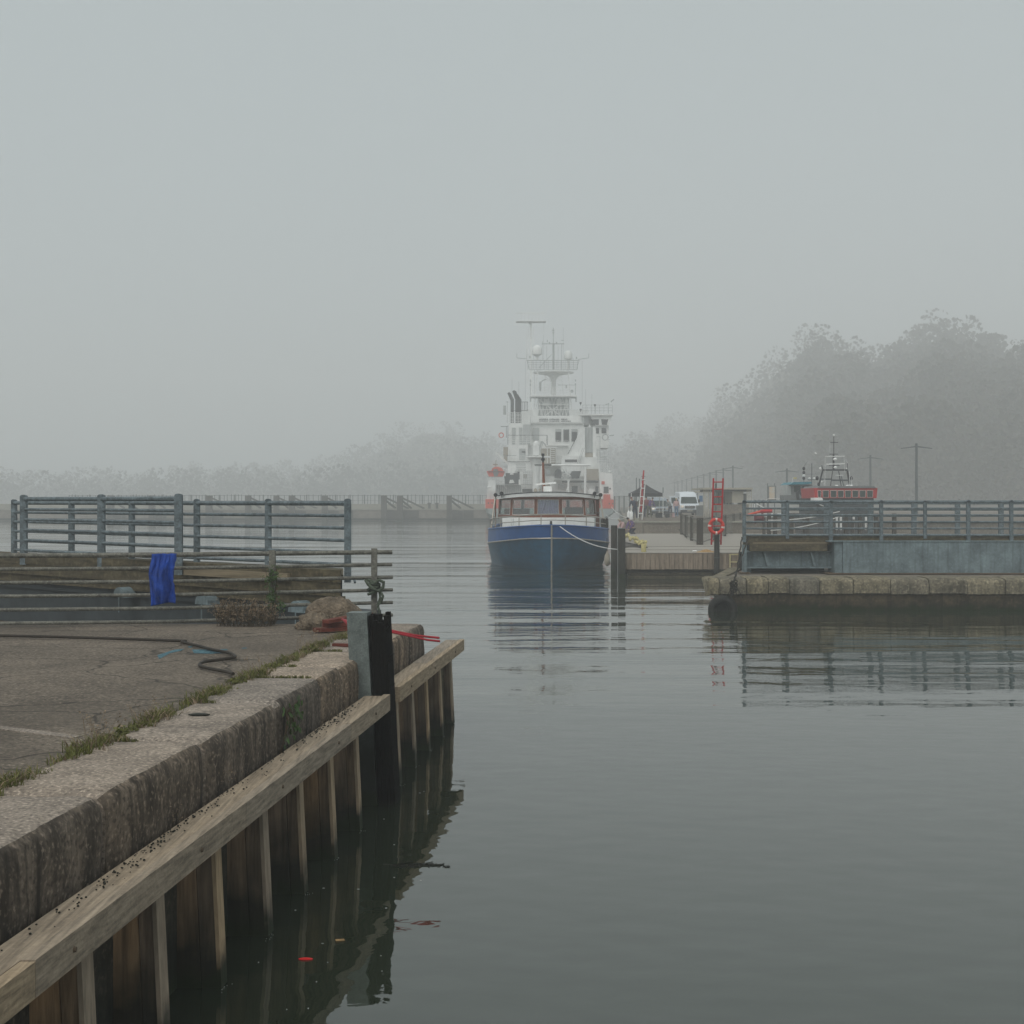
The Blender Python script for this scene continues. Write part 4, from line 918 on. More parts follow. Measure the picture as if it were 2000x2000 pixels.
# radar, searchlights, horn, mast
ra = MB().cyl((BX-.02, YS+6.5, 3.55), (BX-.02, YS+6.5, 3.62), .2, .18, 14).box(BX-.22, BX+.20, YS+6.3, YS+6.75, 3.6, 3.88); o = ra.build('radar', 'white_paint', bb)
a_ = Vector((BX-.58, YS+6.5, 3.97)); b_ = Vector((BX+.42, YS+6.35, 4.06)); MB().bar(a_, b_, .12, .085).build('scanner', 'white_paint', o)
for sx_ in (-1, 1):
    for k in range(2):
        c = Vector((BX+sx_*(2.62-.30*k), YS+5.9, 3.44+.07*k)); MB().cyl(c-Vector((0, .12, 0)), c+Vector((0, .12, 0)), .10, .07, 12).cyl(c, c-Vector((0, 0, .2)), .02, None, 5).build('searchlight', 'lamp_black', bb)
for k in (0, 1): MB().cyl((BX-.62+.2*k, YS+6.1, 3.68+.02*k), (BX-.62+.22*k, YS+6.5, 3.72), .10-.04*k, .03, 10).cyl((BX-.58+.2*k, YS+6.3, 3.5), (BX-.60+.2*k, YS+6.3, 3.7), .02, None, 5).build('horn', 'steel_rail', bb)
MB().cyl((BX-.12, YS+9, 3.5), (BX-.18, YS+9, 5.15), .085, .06, 10).build('mast', 'varnish', bb, smooth=True)
MB().bar((BX-.62, YS+9, 5.02), (BX+.26, YS+9, 5.02), .04, .05).cyl((BX-.18, YS+9, 5.1), (BX-.18, YS+9, 5.6), .05, .04, 8).cyl((BX-.18, YS+9, 5.25), (BX-.18, YS+9, 5.37), .10, .10, 8).cyl((BX-.18, YS+9, 5.5), (BX-.18, YS+9, 5.62), .08, .08, 8).build('mast_lamps', 'lamp_black', bb)
# guard rails
def rail_line(dz, inn=.12):
    out = []
    for s in reversed(ST[1:]): out.append((BX-max(0, s[1]-inn), YS+s[0]+.22, s[4]+dz))
    for s in ST[1:]: out.append((BX+max(0, s[1]-inn), YS+s[0]+.22, s[4]+dz))
    return out
def clip(line, ymax): return [p for p in line if p[1] < YS+ymax]
MB().tube(smoothpts([Vector(p) for p in clip(rail_line(.50), 9)], 3), .032, 6).build('top_rail', 'steel_rail', bb, smooth=True)
MB().tube(smoothpts([Vector(p) for p in clip(rail_line(.24), 9)], 3), .018, 6).build('mid_rail', 'steel_rail', bb, smooth=True)
line = smoothpts([Vector(p) for p in clip(rail_line(0), 9)], 3)
for px in (948, 957, 966, 976, 1011, 1056, 1102, 1145, 1180, 1188): 
    q = min(line, key=lambda p: abs(1000+p.x*FPX/p.y-px)+(0 if p.y < YS+7 else 50))
    MB().cyl(q, q+Vector((0, 0, .5)), .022, None, 6).build('stanchion', 'steel_rail', bb)
for sx_, px in ((-1, (979, 971)), (1, (1176, 1183))):
    MB().cyl((BX+sx_*2.62, YS+6.4, 3.45), (BX+sx_*2.84, YS+6.0, 1.8), .045, None, 7).build('stay', 'steel_rail', bb)
    for k in range(6): MB().box(BX+sx_*2.66-.02, BX+sx_*2.66+.02, YS+7.6+.5*k, YS+7.64+.5*k, 1.75, 3.25).build('side_post', 'varnish', bb)
    MB().box(BX+sx_*2.66-.025, BX+sx_*2.66+.025, YS+7.5, YS+11, 2.5, 2.56).box(BX+sx_*2.66-.025, BX+sx_*2.66+.025, YS+7.5, YS+11, 3.2, 3.28).build('side_rail', 'varnish', bb)
MB().bar((BX-1.15, YS+.45, 1.98), (BX-.45, YS+.30, 2.03), .10, .07).build('fairlead', 'lamp_black', bb)
MB().cyl((BX-.02, YS-.1, 1.98), (BX-.02, YS-.1, 2.22), .07, .05, 10).build('bitt', 'lamp_black', bb)
MB().bar((BX+.3, YS+.3, 2.0), (BX+1.1, YS+.55, 2.0), .05, .05).build('fairlead', 'lamp_black', bb)
for px in (1178, 1184): q = P(px, 1020, YS+4.5); MB().lathe(q-Vector((0, 0, .3)), [(.05, 0), (.11, .05), (.11, .45), (.05, .5)], 10).build('rail_fender', 'rope_dark', bb, smooth=True)
# mooring line, fenders
a = Vector((BX+.32, YS-.2, 2.02)); b_ = P(1205, 1073, YP+.05); q = [a.lerp(b_, t/16)-Vector((0, 0, .42*4*(t/16)*(1-t/16)*.55)) for t in range(17)]
MB().tube(q, .022, 6).build('mooring_line', 'rope_white', smooth=True, label='white mooring line sagging from the bow of the blue boat to the square pile', cat='rope')
for px, py, dy, L in ((1186, 1092, 62.6, 'grubby net covered fender floating under the blue boat bow side'), (1197, 1090, 61.8, 'pale oval fender hanging between the blue boat and the pile')):
    q = P(px, py, dy); t = thing('boat_fender', L, 'fender', tuple(q)); MB().lathe(q-Vector((0, 0, .33)), [(.0, 0), (.09, .05), (.13, .16), (.14, .34), (.11, .52), (.04, .62), (.03, .7)], 14).build('body', 'ship_tan' if px == 1186 else 'rope_white', t, smooth=True)
    MB().cyl(q+Vector((0, 0, .33)), q+Vector((0, .1, .95)), .012, None, 5).build('lanyard', 'rope_dark', t)

# ------------------------------------------------------------------ far breakwater pier with piles and palisade
FY = 226
fpier = thing('breakwater', 'long low harbour pier with weathered boarding, faint in the fog left of the ship', 'pier', (-30, FY, 0))
MB().box(-120, PX(962, FY), FY, FY+9, -1, 1.76).build('wall', 'quay_stone', fpier)
MB().box(-120, PX(962, FY), FY-.35, FY-.01, .05, .42).build('waling', 'pile_wood', fpier)
MB().box(-120, PX(962, FY), FY-.1, FY+.25, 1.765, 1.98).build('coping', 'quay_top', fpier)
MB().box(-120, PX(962, FY), FY+8, FY+8.4, 1.77, 2.72).build('parapet', 'quay_top', fpier)
r12 = random.Random(17)
for x0, x1 in ((800, 818), (672, 690), (905, 925)): MB().box(PX(x0, FY), PX(x1, FY), FY-.25, FY-.02, .45, 1.7).build('timber_facing', 'pile_wood', fpier)
for i, (px, w_) in enumerate(((220, 12), (300, 11), (411, 12), (487, 11), (542, 10), (572, 11), (636, 11), (751, 11), (782, 11), (878, 10))):
    lab = ['tenth', 'ninth', 'eighth', 'seventh', 'sixth', 'fifth', 'fourth', 'third', 'second', 'nearest'][i]
    x = PX(px, FY); t = thing('dolphin_pile', lab+' braced dark pile counted leftwards from the ship along the foggy pier', 'pile', (x, FY, 0), 'braced piles along the foggy pier')
    MB().box(x-w_/2*.084, x+w_/2*.084, FY-1.4, FY-.6, -1, 4.1).build('post', 'pile_wood', t)
    for dx, dz in ((1.5, .35), (3.6, .3)): MB().bar((x+.3, FY-.9, 3.75 if dx > 2 else 3.3), (x+dx+.3, FY+.5, 1.98+dz-.3), .26, .26).build('brace', 'pile_wood', t)
    MB().box(x+.5, x+1.6, FY-.55, FY-.4, .4, 1.7).box(x+.45, x+2.2, FY-.40, FY-.36, .4, 1.6).build('fender_board', 'pile_wood', t)
pf = thing('palisade', 'tall thin barred security fence along the foggy breakwater', 'fence', (-30, FY+8, 2.7)); b3 = MB(); x = -75.
while x < PX(960, FY): b3.box(x-.05, x+.05, FY+8.1, FY+8.2, 2.7, 4.25+(.0 if r12.random() < .8 else .1)); x += r12.choice((.72, .72, .5, .9))
b3.box(-75, PX(960, FY), FY+8.10, FY+8.14, 4.12, 4.19).box(-75, PX(960, FY), FY+8.10, FY+8.14, 3.3, 3.34); b3.build('pickets', 'wall_grey', pf)
for k in range(30):
    x = -74+k*2.45
    if x < PX(955, FY): MB().box(x-.10, x+.10, FY+8.21, FY+8.4, 2.7, 4.3).build('post', 'wall_grey', pf)
for px, L in ((837, 'left one of two short bollards on the foggy pier'), (852, 'right one of two short bollards on the foggy pier')): MB().lathe((PX(px, FY), FY+2, 1.76), [(.22, 0), (.2, .9), (.3, .95), (.3, 1.15), (.0, 1.2)], 10).build('bollard', 'pile_wood', label=L, cat='bollard')

# ------------------------------------------------------------------ upper quay
ZU = 1.81
qx = lambda Y: 7.5+(Y-91.5)*.076
MB().prism([(qx(91.5)+.3, 91.8), (130, 91.8), (200, 330), (qx(330)+.3, 330)], -1, ZU-.02).build('upper_quay', 'asphalt', kind='structure')
uw = thing('quay_wall', 'boarded tan wall of the upper quay behind the pontoon', 'wall', (11, 91.5, 1))
MB().box(PX(1256, 91.45), 40, 91.45, 91.75, .2, ZU-.10).build('facing', 'quay_stone', uw)
mb = MB(); [mb.box(PX(1256, 91.4), PX(1334, 91.4), 91.40, 91.449, 1.0+.2*k, 1.0+.2*k+.19) for k in range(4)]; mb.build('boards', 'quay_stone', uw)
MB().box(qx(91.5), PX(1255, 91.4), 91.3, 91.75, -1, ZU-.12).build('corner_block', 'quay_stone', uw)
MB().box(qx(91.5)-.1, 40, 91.3, 92.4, ZU-.095, ZU).build('coping', 'quay_top', uw)
MB().prism([(qx(91.7), 91.8), (qx(91.7)+.28, 91.8), (qx(330)+.28, 330), (qx(330), 330)], -1, ZU).build('side_wall', 'quay_stone', uw)

# lamps
lx = [(1431.4, 914.3), (1412.6, 918.7), (1398.8, 923), (1386.5, 926.2), (1374.5, 929.2), (1362.3, 932.6), (1351, 935.5), (1341, 938.2), (1332, 940.2), (1324, 942.2), (1317.5, 943.8)]
names = ['nearest and tallest', 'second', 'third', 'fourth', 'fifth', 'sixth', 'seventh', 'eighth', 'ninth', 'tenth', 'farthest']
L0 = None; Hh = 6.0
for i, (px, py) in enumerate(lx):
    Y = (Hh+ZU-HC)*FPX/(980-py-0); x = PX(px, Y)
    if L0 is None:
        L0 = thing('street_lamp', '', 'street lamp', (0, 0, 0))
        MB().cyl((0, 0, 0), (0, 0, Hh+.35), .14, .11, 8).cyl((0, 0, 0), (0, 0, .4), .16, .15, 8).build('column', 'lamp_grey', L0, local=True)
        for s_ in (-1, 1):
            MB().add([(s_*.05, -.14, Hh+.02), (s_*1.35, -.10, Hh-.12), (s_*1.35, .10, Hh-.12), (s_*.05, .14, Hh+.02), (s_*.05, -.14, Hh+.14), (s_*1.35, -.08, Hh-.05), (s_*1.35, .08, Hh-.05), (s_*.05, .14, Hh+.14)], [(0, 1, 2, 3), (7, 6, 5, 4), (0, 4, 5, 1), (1, 5, 6, 2), (2, 6, 7, 3), (3, 7, 4, 0)]).build('lamp_arm', 'lamp_grey', L0, local=True)
        o = L0
    else: o = copy_tree(L0)
    o.location = (x, Y, ZU); PROP(o, f'{names[i]} grey twin armed lamp of the receding row'+('' if i in (0, 10) else ' counting from the nearest'), 'street lamp', 'street lamps in a row along the quay')

# pavilion
pv_ = thing('pavilion', 'low quay pavilion with thin flat roof on slender columns and beige wall panel', 'pavilion', (PX(1425, 112), 112, ZU)); Yv = 112
MB().rect(1373, 952.5, 1470, 956, Yv, 7).build('roof', 'wall_beige', pv_)
MB().rect(1385, 956.3, 1467, 960, Yv+.6, 5.5).build('ceiling', 'wall_grey', pv_)
MB().rect(1430, 959.5, 1452, 982, Yv+.5, 4).build('wall_panel', 'wall_beige', pv_)
MB().rect(1392, 960.3, 1429.8, 1003, Yv+4.6, .3).build('back_wall', 'wall_grey', pv_)
MB().rect(1452.3, 964, 1458, 1000, Yv+.7, 3).build('side_wall', 'wall_grey', pv_)
MB().rect(1396, 985, 1462, PZ and 1009, Yv-.6, 1.0).build('low_wall', 'quay_stone', pv_)
for px in (1375, 1379, 1383, 1388, 1459.5, 1463, 1467.5): MB().rect(px-.6, 956.2, px+.6, 1011, Yv+.1, .12).build('column', 'wall_beige', pv_)
for k in range(5): MB().rect(1400+5.5*k, 962, 1403+5.5*k, 990, Yv+4.4, .15).build('panel', 'wall_beige', pv_)
rf2 = thing('shelter', 'second thin roofed shelter behind the white van', 'shelter', (PX(1380, 150), 150, ZU)); MB().rect(1358, 959, 1398, 961.5, 150, 5).build('roof', 'wall_beige', rf2)
for px in (1376, 1384, 1392): MB().rect(px, 961.6, px+.8, 1003.5, 150.2, .12).build('column', 'wall_beige', rf2)
MB().rect(1366, 968, 1372.5, 980, 142, .15).build('blue_banner', 'blue_sign', label='blue banner standing to the right of the white van', cat='banner')
MB().rect(1363, 987, 1376, 1007.2, 122, 1.0).build('waste_container', 'wall_grey', label='grey waste container beside the white van', cat='container')
MB().rect(1461, 1, 1461.5, 2, 100, .1) 

# vans
def van(name, label, px0, px1, pyt, pyb, Y, m_, high=True, group=None, length=5.6, car=False):
    x0, x1 = PX(px0, Y), PX(px1, Y); cx = (x0+x1)/2; W = (x1-x0)/2; z0 = ZU; H = PZ(pyt, Y)-z0
    t = thing(name, label, 'van' if not car else 'car', (cx, Y+2, z0), group)
    # side silhouette, extruded with tumblehome
    if car: prof = [(0, .25), (.0, .42), (.12, .5), (1.0, .62), (1.55, .98), (2.6, 1.0), (3.5, .9), (3.9, .62), (4.1, .55), (4.1, .25)]
    else: prof = [(0, .13), (-.02, .30), (.08, .43), (.55, .50), (1.25, .86), (1.45, .95), (2.2, 1.0), (length, 1.0), (length, .13)]
    def hw(k): return W*(1 if k < .5 else 1-.16*(k-.5)/.5)
    rows = []
    for y, k in prof:
        z = z0+k*H; h = hw(k); rows.append([(cx-h, Y+y+.10, z), (cx-h*.8, Y+y, z+ (.03*H if k > .6 else 0)), (cx, Y+y-.05, z+(.045*H if k > .6 else 0)), (cx+h*.8, Y+y, z+(.03*H if k > .6 else 0)), (cx+h, Y+y+.10, z)])
    mb = MB().grid(rows); n = len(rows)
    mb.add([r[0] for r in rows], [tuple(range(n))]); mb.add([r[-1] for r in rows], [tuple(range(n))]); mb.build('body', m_, t, smooth=True)
    def lerp_row(k):
        for (a, ka), (b_, kb) in zip(prof, prof[1:]):
            if ka <= k <= kb: return a+(b_-a)*(k-ka)/(kb-ka)
        return prof[0][0]
    def panel(nm, m2, u0, u1, k0, k1, off=.04, th=.03, uu=None):
        q = []
        for k, ua, ub in ((k0, u0, u1), (k1, *(uu or (u0, u1)))):
            for u in (ua, ub): q.append(Vector((cx+u*hw(k), Y+lerp_row(k)+.10*abs(u)**3-off-.03, z0+k*H)))
        v = Vector((0, th, 0)); return MB().add(q+[p+v for p in q], [(0, 1, 3, 2), (4, 6, 7, 5), (0, 4, 5, 1), (1, 5, 7, 3), (3, 7, 6, 2), (2, 6, 4, 0)]).build(nm, m2, t)
    k0, k1 = (.66, .95) if car else (.53, .845 if not high else .80)
    panel('windscreen', 'pane_dark', -.88, .88, k0, k1, .17, uu=(-.84, .84))
    panel('bumper', 'black_plastic', -.98, .98, .10, .24 if not car else .36, .14, .16)
    panel('grille', 'black_plastic', -.52, .52, .30, .41, .10, .09)
    panel('grille_trim', 'steel_rail', -.38, .38, .352, .362, .115, .02)
    for s_ in (-1, 1): panel('headlight', 'steel_rail', s_*.62 if s_ > 0 else -.95, .95 if s_ > 0 else -.62, .33, .43, .10, .09)
    for s_ in (-1, 1):
        MB().box(cx+s_*(W+.04), cx+s_*(W+.22), Y+1.15, Y+1.25, z0+.55*H, z0+.69*H).box(cx+s_*(W-.04), cx+s_*(W+.06), Y+1.18, Y+1.22, z0+.58*H, z0+.60*H).build('mirror', 'black_plastic', t)
        wy = [Y+.95, Y+(3.9 if not car else 3.2)]
        for q in wy:
            w_ = MB().lathe((cx+s_*(W-.13), q, z0+.33), [(.2, -.12), (.33, -.11), (.34, 0), (.33, .11), (.2, .12)], 18, 'x').build('wheel', 'rubber', t, smooth=True)
            MB().lathe((cx+s_*(W-.01), q, z0+.33), [(.0, -.01), (.19, -.01), (.19, .012), (0, .012)], 14, 'x').build('rim', 'steel_rail', w_)
        MB().box(cx+s_*W*.905, cx+s_*(W*.92+.01), Y+1.4, Y+2.3, z0+.55*H, z0+.78*H).build('side_window', 'pane_dark', t)
    MB().box(cx-.26, cx+.26, Y-.12, Y-.09, z0+.17*H, z0+.215*H).build('number_plate', 'wall_beige', t)
    return t
wv = van('delivery_van', 'white high roof van parked facing the water with its front door open', 1328.5, 1366, 961.5, 1008, 133, 'van_white')
Yd = 134.6; xw = PX(1329, 133)
dr = MB().poly([(1308, 969.5), (1319, 969), (1327, 976), (1327, 1000), (1309, 1000)], Yd, .06); dr.build('open_door', 'van_white', wv); MB().poly([(1311, 972), (1318, 971.5), (1324, 978), (1324, 985), (1312, 983)], Yd-.02, .015).build('door_window', 'pane_dark', wv)
van('delivery_van', 'silver grey van with dark grille parked under the tent edge', 1272, 1308, 972.5, 1008, 131, 'van_silver', high=False)
van('parked_car', 'small pale car between the silver van and the white van door', 1300, 1328, 982, 1006.3, 141, 'van_silver', car=True)

# tent
Yt = 118; tt = thing('gazebo_tent', 'black peaked pop up tent over people on the quay', 'tent', (PX(1264, Yt), Yt, ZU)); xa, xb = PX(1233, Yt), PX(1295, Yt); yt1 = Yt+3.0; zE = PZ(963, Yt); zP = PZ(944, Yt); cxx = PX(1262.5, Yt); cyy = Yt+1.5
N = 8; rows = []
for k in range(N+1):
    t_ = k/N; f = (1-t_); z = zE+(zP-zE)*(t_**1.35)
    rows.append([(cxx+(x-cxx)*f, cyy+(y-cyy)*f, z) for x, y in ((xa, Yt), (cxx, Yt-.02), (xb, Yt), (xb, cyy), (xb, yt1), (cxx, yt1), (xa, yt1), (xa, cyy), (xa, Yt))])
MB().grid(rows).build('canopy', 'tent_black', tt)
vz = zE-.30; va = MB(); L_ = [(xa, Yt), (xb, Yt), (xb, yt1), (xa, yt1), (xa, Yt)]
va.grid([[(x, y, zE) for x, y in L_], [(x, y, vz) for x, y in L_]]); va.build('valance', 'tent_black', tt)
for x, y in L_[:4]: MB().cyl((x, y, ZU), (x, y, zE), .03, None, 6).build('leg', 'white_paint', tt)
MB().rect(1237, 979, 1270, 990, Yt+2.9, .05).build('back_panel', 'maroon', tt)

# second ladder, red above and white below, stood at the edge of the upper quay
l2 = thing('red_white_ladder', 'tall narrow red and white ladder mast standing at the quay edge before the tent', 'ladder', (PX(1252, 93), 93, ZU)); Y2 = 93.2
for (xb_, xt_) in ((1246, 1253), (1254, 1260)): MB().cyl(P(xb_, 1015, Y2), P(xt_, 944, Y2), .03, None, 6).build('white_rail', 'white_paint', l2)
for k in range(5): y = 1003-16.5*k+.0; t_ = (1015-y)/71; MB().cyl(P(1246+7*t_, y, Y2), P(1254+6*t_, y, Y2), .028, None, 6).build('white_rung', 'white_paint', l2)
for (xb_, xt_) in ((1248, 1257), (1252.5, 1257.8)): MB().cyl(P(xb_, 1000, Y2+.4), P(xt_, 918.5, Y2+.4), .045, .03, 6).build('red_rail', 'red_paint', l2)
for k in range(12): y = 998-6.6*k; t_ = (1000-y)/81; MB().cyl(P(1248+9*t_, y, Y2+.4), P(1252.5+5.3*t_, y, Y2+.4), .022, None, 5).build('red_rung', 'red_paint', l2)
for y, w_ in ((930.5, 3.5), (939, 3), (955.5, 6)): MB().bar(P(1256-w_, y, Y2+.4), P(1257+w_, y, Y2+.4), .025).build('crossbar', 'lamp_grey', l2)
MB().rect(1241, 1012, 1248, 1019, 92.4, .4).build('footing', 'quay_top', l2)
# masts behind the tent
for px, y0, y1, L in ((1249, 935, 975, 'pale green thin mast rising left of the red and white ladder'), (1243, 933, 985, 'faint thin mast rising at the left end of the tent'), (1295, 952, 975, 'short dark post behind the right corner of the tent')): MB().cyl(P(px, y0, 150), P(px, 1004.5, 150), .05, .09, 6).build('thin_mast', 'lamp_grey', label=L, cat='mast')

# people
def figure(label, px, py_foot, Y, H, top, legs, hair='hair', pose='stand', face=1, hat=None, group=None, zg=None):
    """pose: joints in units of body height, x sideways, y depth, z up"""
    z0 = ZU if zg is None else zg; o3 = Vector((PX(px, Y), Y, z0))
    if pose == 'stand': J = dict(pel=(0, 0, .52), che=(0, -.01, .72), nec=(0, 0, .83), hea=(0, -.01, .885), crn=(0, 0, .95), lh=(-.055, 0, .5), lk=(-.06, -.01, .28), la=(-.065, .01, .05), lt=(-.07, -.08, .02), rh=(.055, 0, .5), rk=(.06, -.01, .28), ra=(.065, .01, .05), rt=(.07, -.08, .02), ls=(-.105, 0, .79), le=(-.14, 0, .63), lw=(-.12, -.07, .5), lf=(-.115, -.09, .45), rs=(.105, 0, .79), re=(.14, 0, .63), rw=(.12, -.07, .5), rf=(.115, -.09, .45))
    if pose == 'lean': J = dict(pel=(.03, 0, .51), che=(-.05, -.03, .70), nec=(-.09, -.03, .80), hea=(-.12, -.04, .855), crn=(-.135, -.04, .92), lh=(-.02, 0, .5), lk=(-.05, -.02, .28), la=(-.07, .01, .05), lt=(-.10, -.06, .02), rh=(.08, 0, .5), rk=(.09, -.01, .28), ra=(.11, .01, .05), rt=(.10, -.07, .02), ls=(-.15, -.02, .765), le=(-.19, -.06, .62), lw=(-.23, -.1, .52), lf=(-.26, -.11, .49), rs=(.02, -.02, .775), re=(.0, -.08, .62), rw=(-.08, -.12, .54), rf=(-.12, -.13, .51))
    if pose == 'kneel': J = dict(pel=(.05, .02, .20), che=(.02, 0, .38), nec=(-.05, -.02, .49), hea=(-.085, -.04, .53), crn=(-.115, -.05, .585), lh=(.0, 0, .17), lk=(-.10, -.13, .10), la=(.02, -.06, .04), lt=(.07, -.04, .02), rh=(.09, 0, .17), rk=(-.01, -.1, .06), ra=(.14, .04, .04), rt=(.18, .05, .02), ls=(-.08, -.04, .45), le=(-.14, -.10, .31), lw=(-.19, -.15, .19), lf=(-.22, -.17, .15), rs=(.07, 0, .46), re=(.02, -.12, .30), rw=(-.08, -.17, .18), rf=(-.12, -.19, .15))
    t = thing('person', label, 'person', tuple(o3), group)
    def sk(name, chain, rad, m_, sub=1):
        ks = []; ed = []
        for c in chain:
            for k in c:
                if k not in ks: ks.append(k)
            ed += [(ks.index(a), ks.index(b_)) for a, b_ in zip(c, c[1:])]
        me = bpy.data.meshes.new(name); me.from_pydata([tuple(Vector((J[k][0]*face, J[k][1], J[k][2]))*H) for k in ks], ed, []); me.materials.append(MATS[m_])
        o = bpy.data.objects.new(name, me); COL.objects.link(o); o.parent = t
        o.modifiers.new('skin', 'SKIN'); s2 = o.modifiers.new('sub', 'SUBSURF'); s2.levels = s2.render_levels = sub
        for i, k in enumerate(ks):
            r_ = rad[k]*H; o.data.skin_vertices[0].data[i].radius = (r_, r_); o.data.skin_vertices[0].data[i].use_root = (i == 0)
        return o
    rb_ = dict(pel=.07, che=.075, nec=.03, hea=.045, crn=.038, lh=.05, lk=.035, la=.022, lt=.02, rh=.05, rk=.035, ra=.022, rt=.02, ls=.035, le=.025, lw=.017, lf=.02, rs=.035, re=.025, rw=.017, rf=.02)
    full = [['pel', 'che', 'nec', 'hea', 'crn'], ['pel', 'lh', 'lk', 'la', 'lt'], ['pel', 'rh', 'rk', 'ra', 'rt'], ['che', 'ls', 'le', 'lw', 'lf'], ['che', 'rs', 're', 'rw', 'rf']]
    sk('body', full, rb_, 'skin', 2)
    rj = {k: v*1.28+.006 for k, v in rb_.items()}; rj['nec'] = .036
    sk('jacket', [['pel', 'che', 'nec'], ['che', 'ls', 'le', 'lw'], ['che', 'rs', 're', 'rw']], rj, top)
    sk('trousers', [['pel', 'lh', 'lk', 'la', 'lt'], ['pel', 'rh', 'rk', 'ra', 'rt']], {k: v*1.22+.006 for k, v in rb_.items()}, legs)
    c = Vector((J['crn'][0]*face, J['crn'][1]+.006, J['crn'][2]+.0))*H; hm_ = MB(); hm_.ball(c, .052*H, .056*H, .045*H, 10, 7); hm_.build('hair' if not hat else 'hat', hair if not hat else hat, t, local=True, smooth=True)
    f = Vector((J['hea'][0]*face, J['hea'][1]-.045, J['hea'][2]+.005))*H; MB().ball(f, .006*H, .012*H, .012*H, 6, 4).build('nose', 'skin', t, local=True)
    return t
figure('standing person in dark clothes and red and white cap left of the ladder mast', 1239, 1012, 104, 1.72, 'navy', 'navy', pose='lean', hat='maroon')
figure('standing person in brown top directly behind the ladder mast', 1252, 1012, 110, 1.72, 'olive', 'tent_black')
figure('standing person in maroon jacket under the tent right of the ladder mast', 1262, 1012, 112, 1.74, 'maroon', 'navy', face=-1)
figure('person in dark purple coat leaning beside the silver van', 1269, 1012, 111, 1.72, 'purple', 'olive', pose='lean', face=-1)
figure('blond person in pink top and light blue jeans before the white van door', 1321, 1010, 117, 1.62, 'pink_cloth', 'denim', hair='blond', pose='stand')
figure('dark haired person half hidden between the two vans', 1308, 1008, 126, 1.6, 'wall_grey', 'navy', pose='lean')
figure('person with dark hair in purple top crouching on the pontoon by the boat', 1232, 1043, 89.5, 1.75, 'purple', 'navy', pose='kneel', zg=ZD)
figure('small pale clad person crouching behind the blue boat piles', 1214, 1043, 90.3, 1.6, 'pink_cloth', 'tent_black', hair='wall_beige', pose='kneel', zg=ZD)
for i, (px, L) in enumerate(((1228, 'leftmost pale gas bottle on the quay edge left of the standing group'), (1233, 'second pale gas bottle on the quay edge'))): q = P(px, 1012, 100); MB().lathe((q.x, 100, ZU), [(.12, 0), (.13, .05), (.13, .5), (.06, .6), (.03, .66)], 10).build('gas_bottle', 'white_paint', smooth=True, label=L, cat='gas bottle')
# crates by the tent
for px, w_, h_, m_, L in ((1313, 5, 8, 'pink_cloth', 'pinkish box standing on the quay beside the blond person'), (1300, 8, 7, 'lamp_black', 'dark crate on the quay before the pale car'), (1281, 13, 9, 'lamp_black', 'long dark crate under the bumper of the silver van')): 
    q = PX(px, 112); mb = MB().bev(q, q+w_*.0415, 112, 112.5, ZU, ZU+h_*.0415, .03); mb.box(q-.02, q+w_*.0415+.02, 111.98, 112.52, ZU+h_*.0415-.03, ZU+h_*.0415+.03); mb.build('crate', m_, label=L, cat='crate')
# far iron gate between ship and tent
fence('palisade', 'faint grey tubular fence between the ship bow and the tent', (PX(1200, 165), 165, 0), (PX(1240, 150), 150, 0), 4, ZU, ZU+1.9, bal=.35, m_='wall_grey')
# sign board
sg = thing('notice_board', 'tall pale notice board with faded poster on two posts', 'sign', (PX(1508, 125), 125, ZU)); MB().rect(1500, 948.5, 1516, 979, 125, .12).build('board', 'wall_grey', sg); MB().rect(1502.5, 951, 1513, 975, 124.95, .04).build('poster', 'poster', sg)
for px in (1499, 1512.5): MB().rect(px, 944, px+1.2, 1008, 125.15, .1).build('post', 'lamp_grey', sg)
fence('palisade', 'pale slatted fence on the quay right of the pavilion', (PX(1474, 122), 122, 0), (PX(1500, 119), 119, 0), 3, ZU, ZU+1.4, bal=.3, m_='wall_grey')
for k, (px, py, Y) in enumerate(((1537, 944, 160), (1700, 930, 150), (1790, 915, 120))):
    o = copy_tree(L0); o.location = (PX(px, Y), Y, ZU-(0 if k else 1.2)); PROP(o, ['small faint twin armed lamp behind the blue roofed boat', 'twin armed lamp just beyond the red boat', 'twin armed lamp at the far right of the quay'][k], 'street lamp', 'street lamps in a row along the quay')
# ------------------------------------------------------------------ red pilot boat and blue roofed boat beyond the bridge
YR_ = 86.; r_b = thing('pilot_boat', 'grey and red pilot boat with big black radar arch at the right', 'boat', (PX(1650, YR_), YR_, 0))
xa, xb = PX(1592, YR_), PX(1712, YR_)
hull = MB(); st_ = [(0, .3), (1.2, 1.2), (2.6, 1.75), (5, 2.0), (11, 2.0), (13, 1.8)]
cx = (xa+xb)/2; rows = []
for dy, hw in st_: rows.append([(cx-hw*1.05, YR_-3+dy, 1.9), (cx-hw*1.0, YR_-3+dy+.1, 1.0), (cx-hw*.7, YR_-3+dy+.3, -.3), (cx+hw*.7, YR_-3+dy+.3, -.3), (cx+hw, YR_-3+dy+.1, 1.0), (cx+hw*1.05, YR_-3+dy, 1.9)])
hull.grid(rows); hull.add(rows[-1], [tuple(range(6))]); hull.add(rows[0], [tuple(range(6))]); hull.v = [Vector(v) for v in hull.v]; hull.build('hull', 'ship_dark', r_b)
dk = MB(); dk.v = [Vector(r[k]) for r in rows for k in (0, 5)]; dk.f = [(2*i, 2*i+1, 2*i+3, 2*i+2) for i in range(len(rows)-1)]; dk.build('deck', 'wall_grey', r_b)
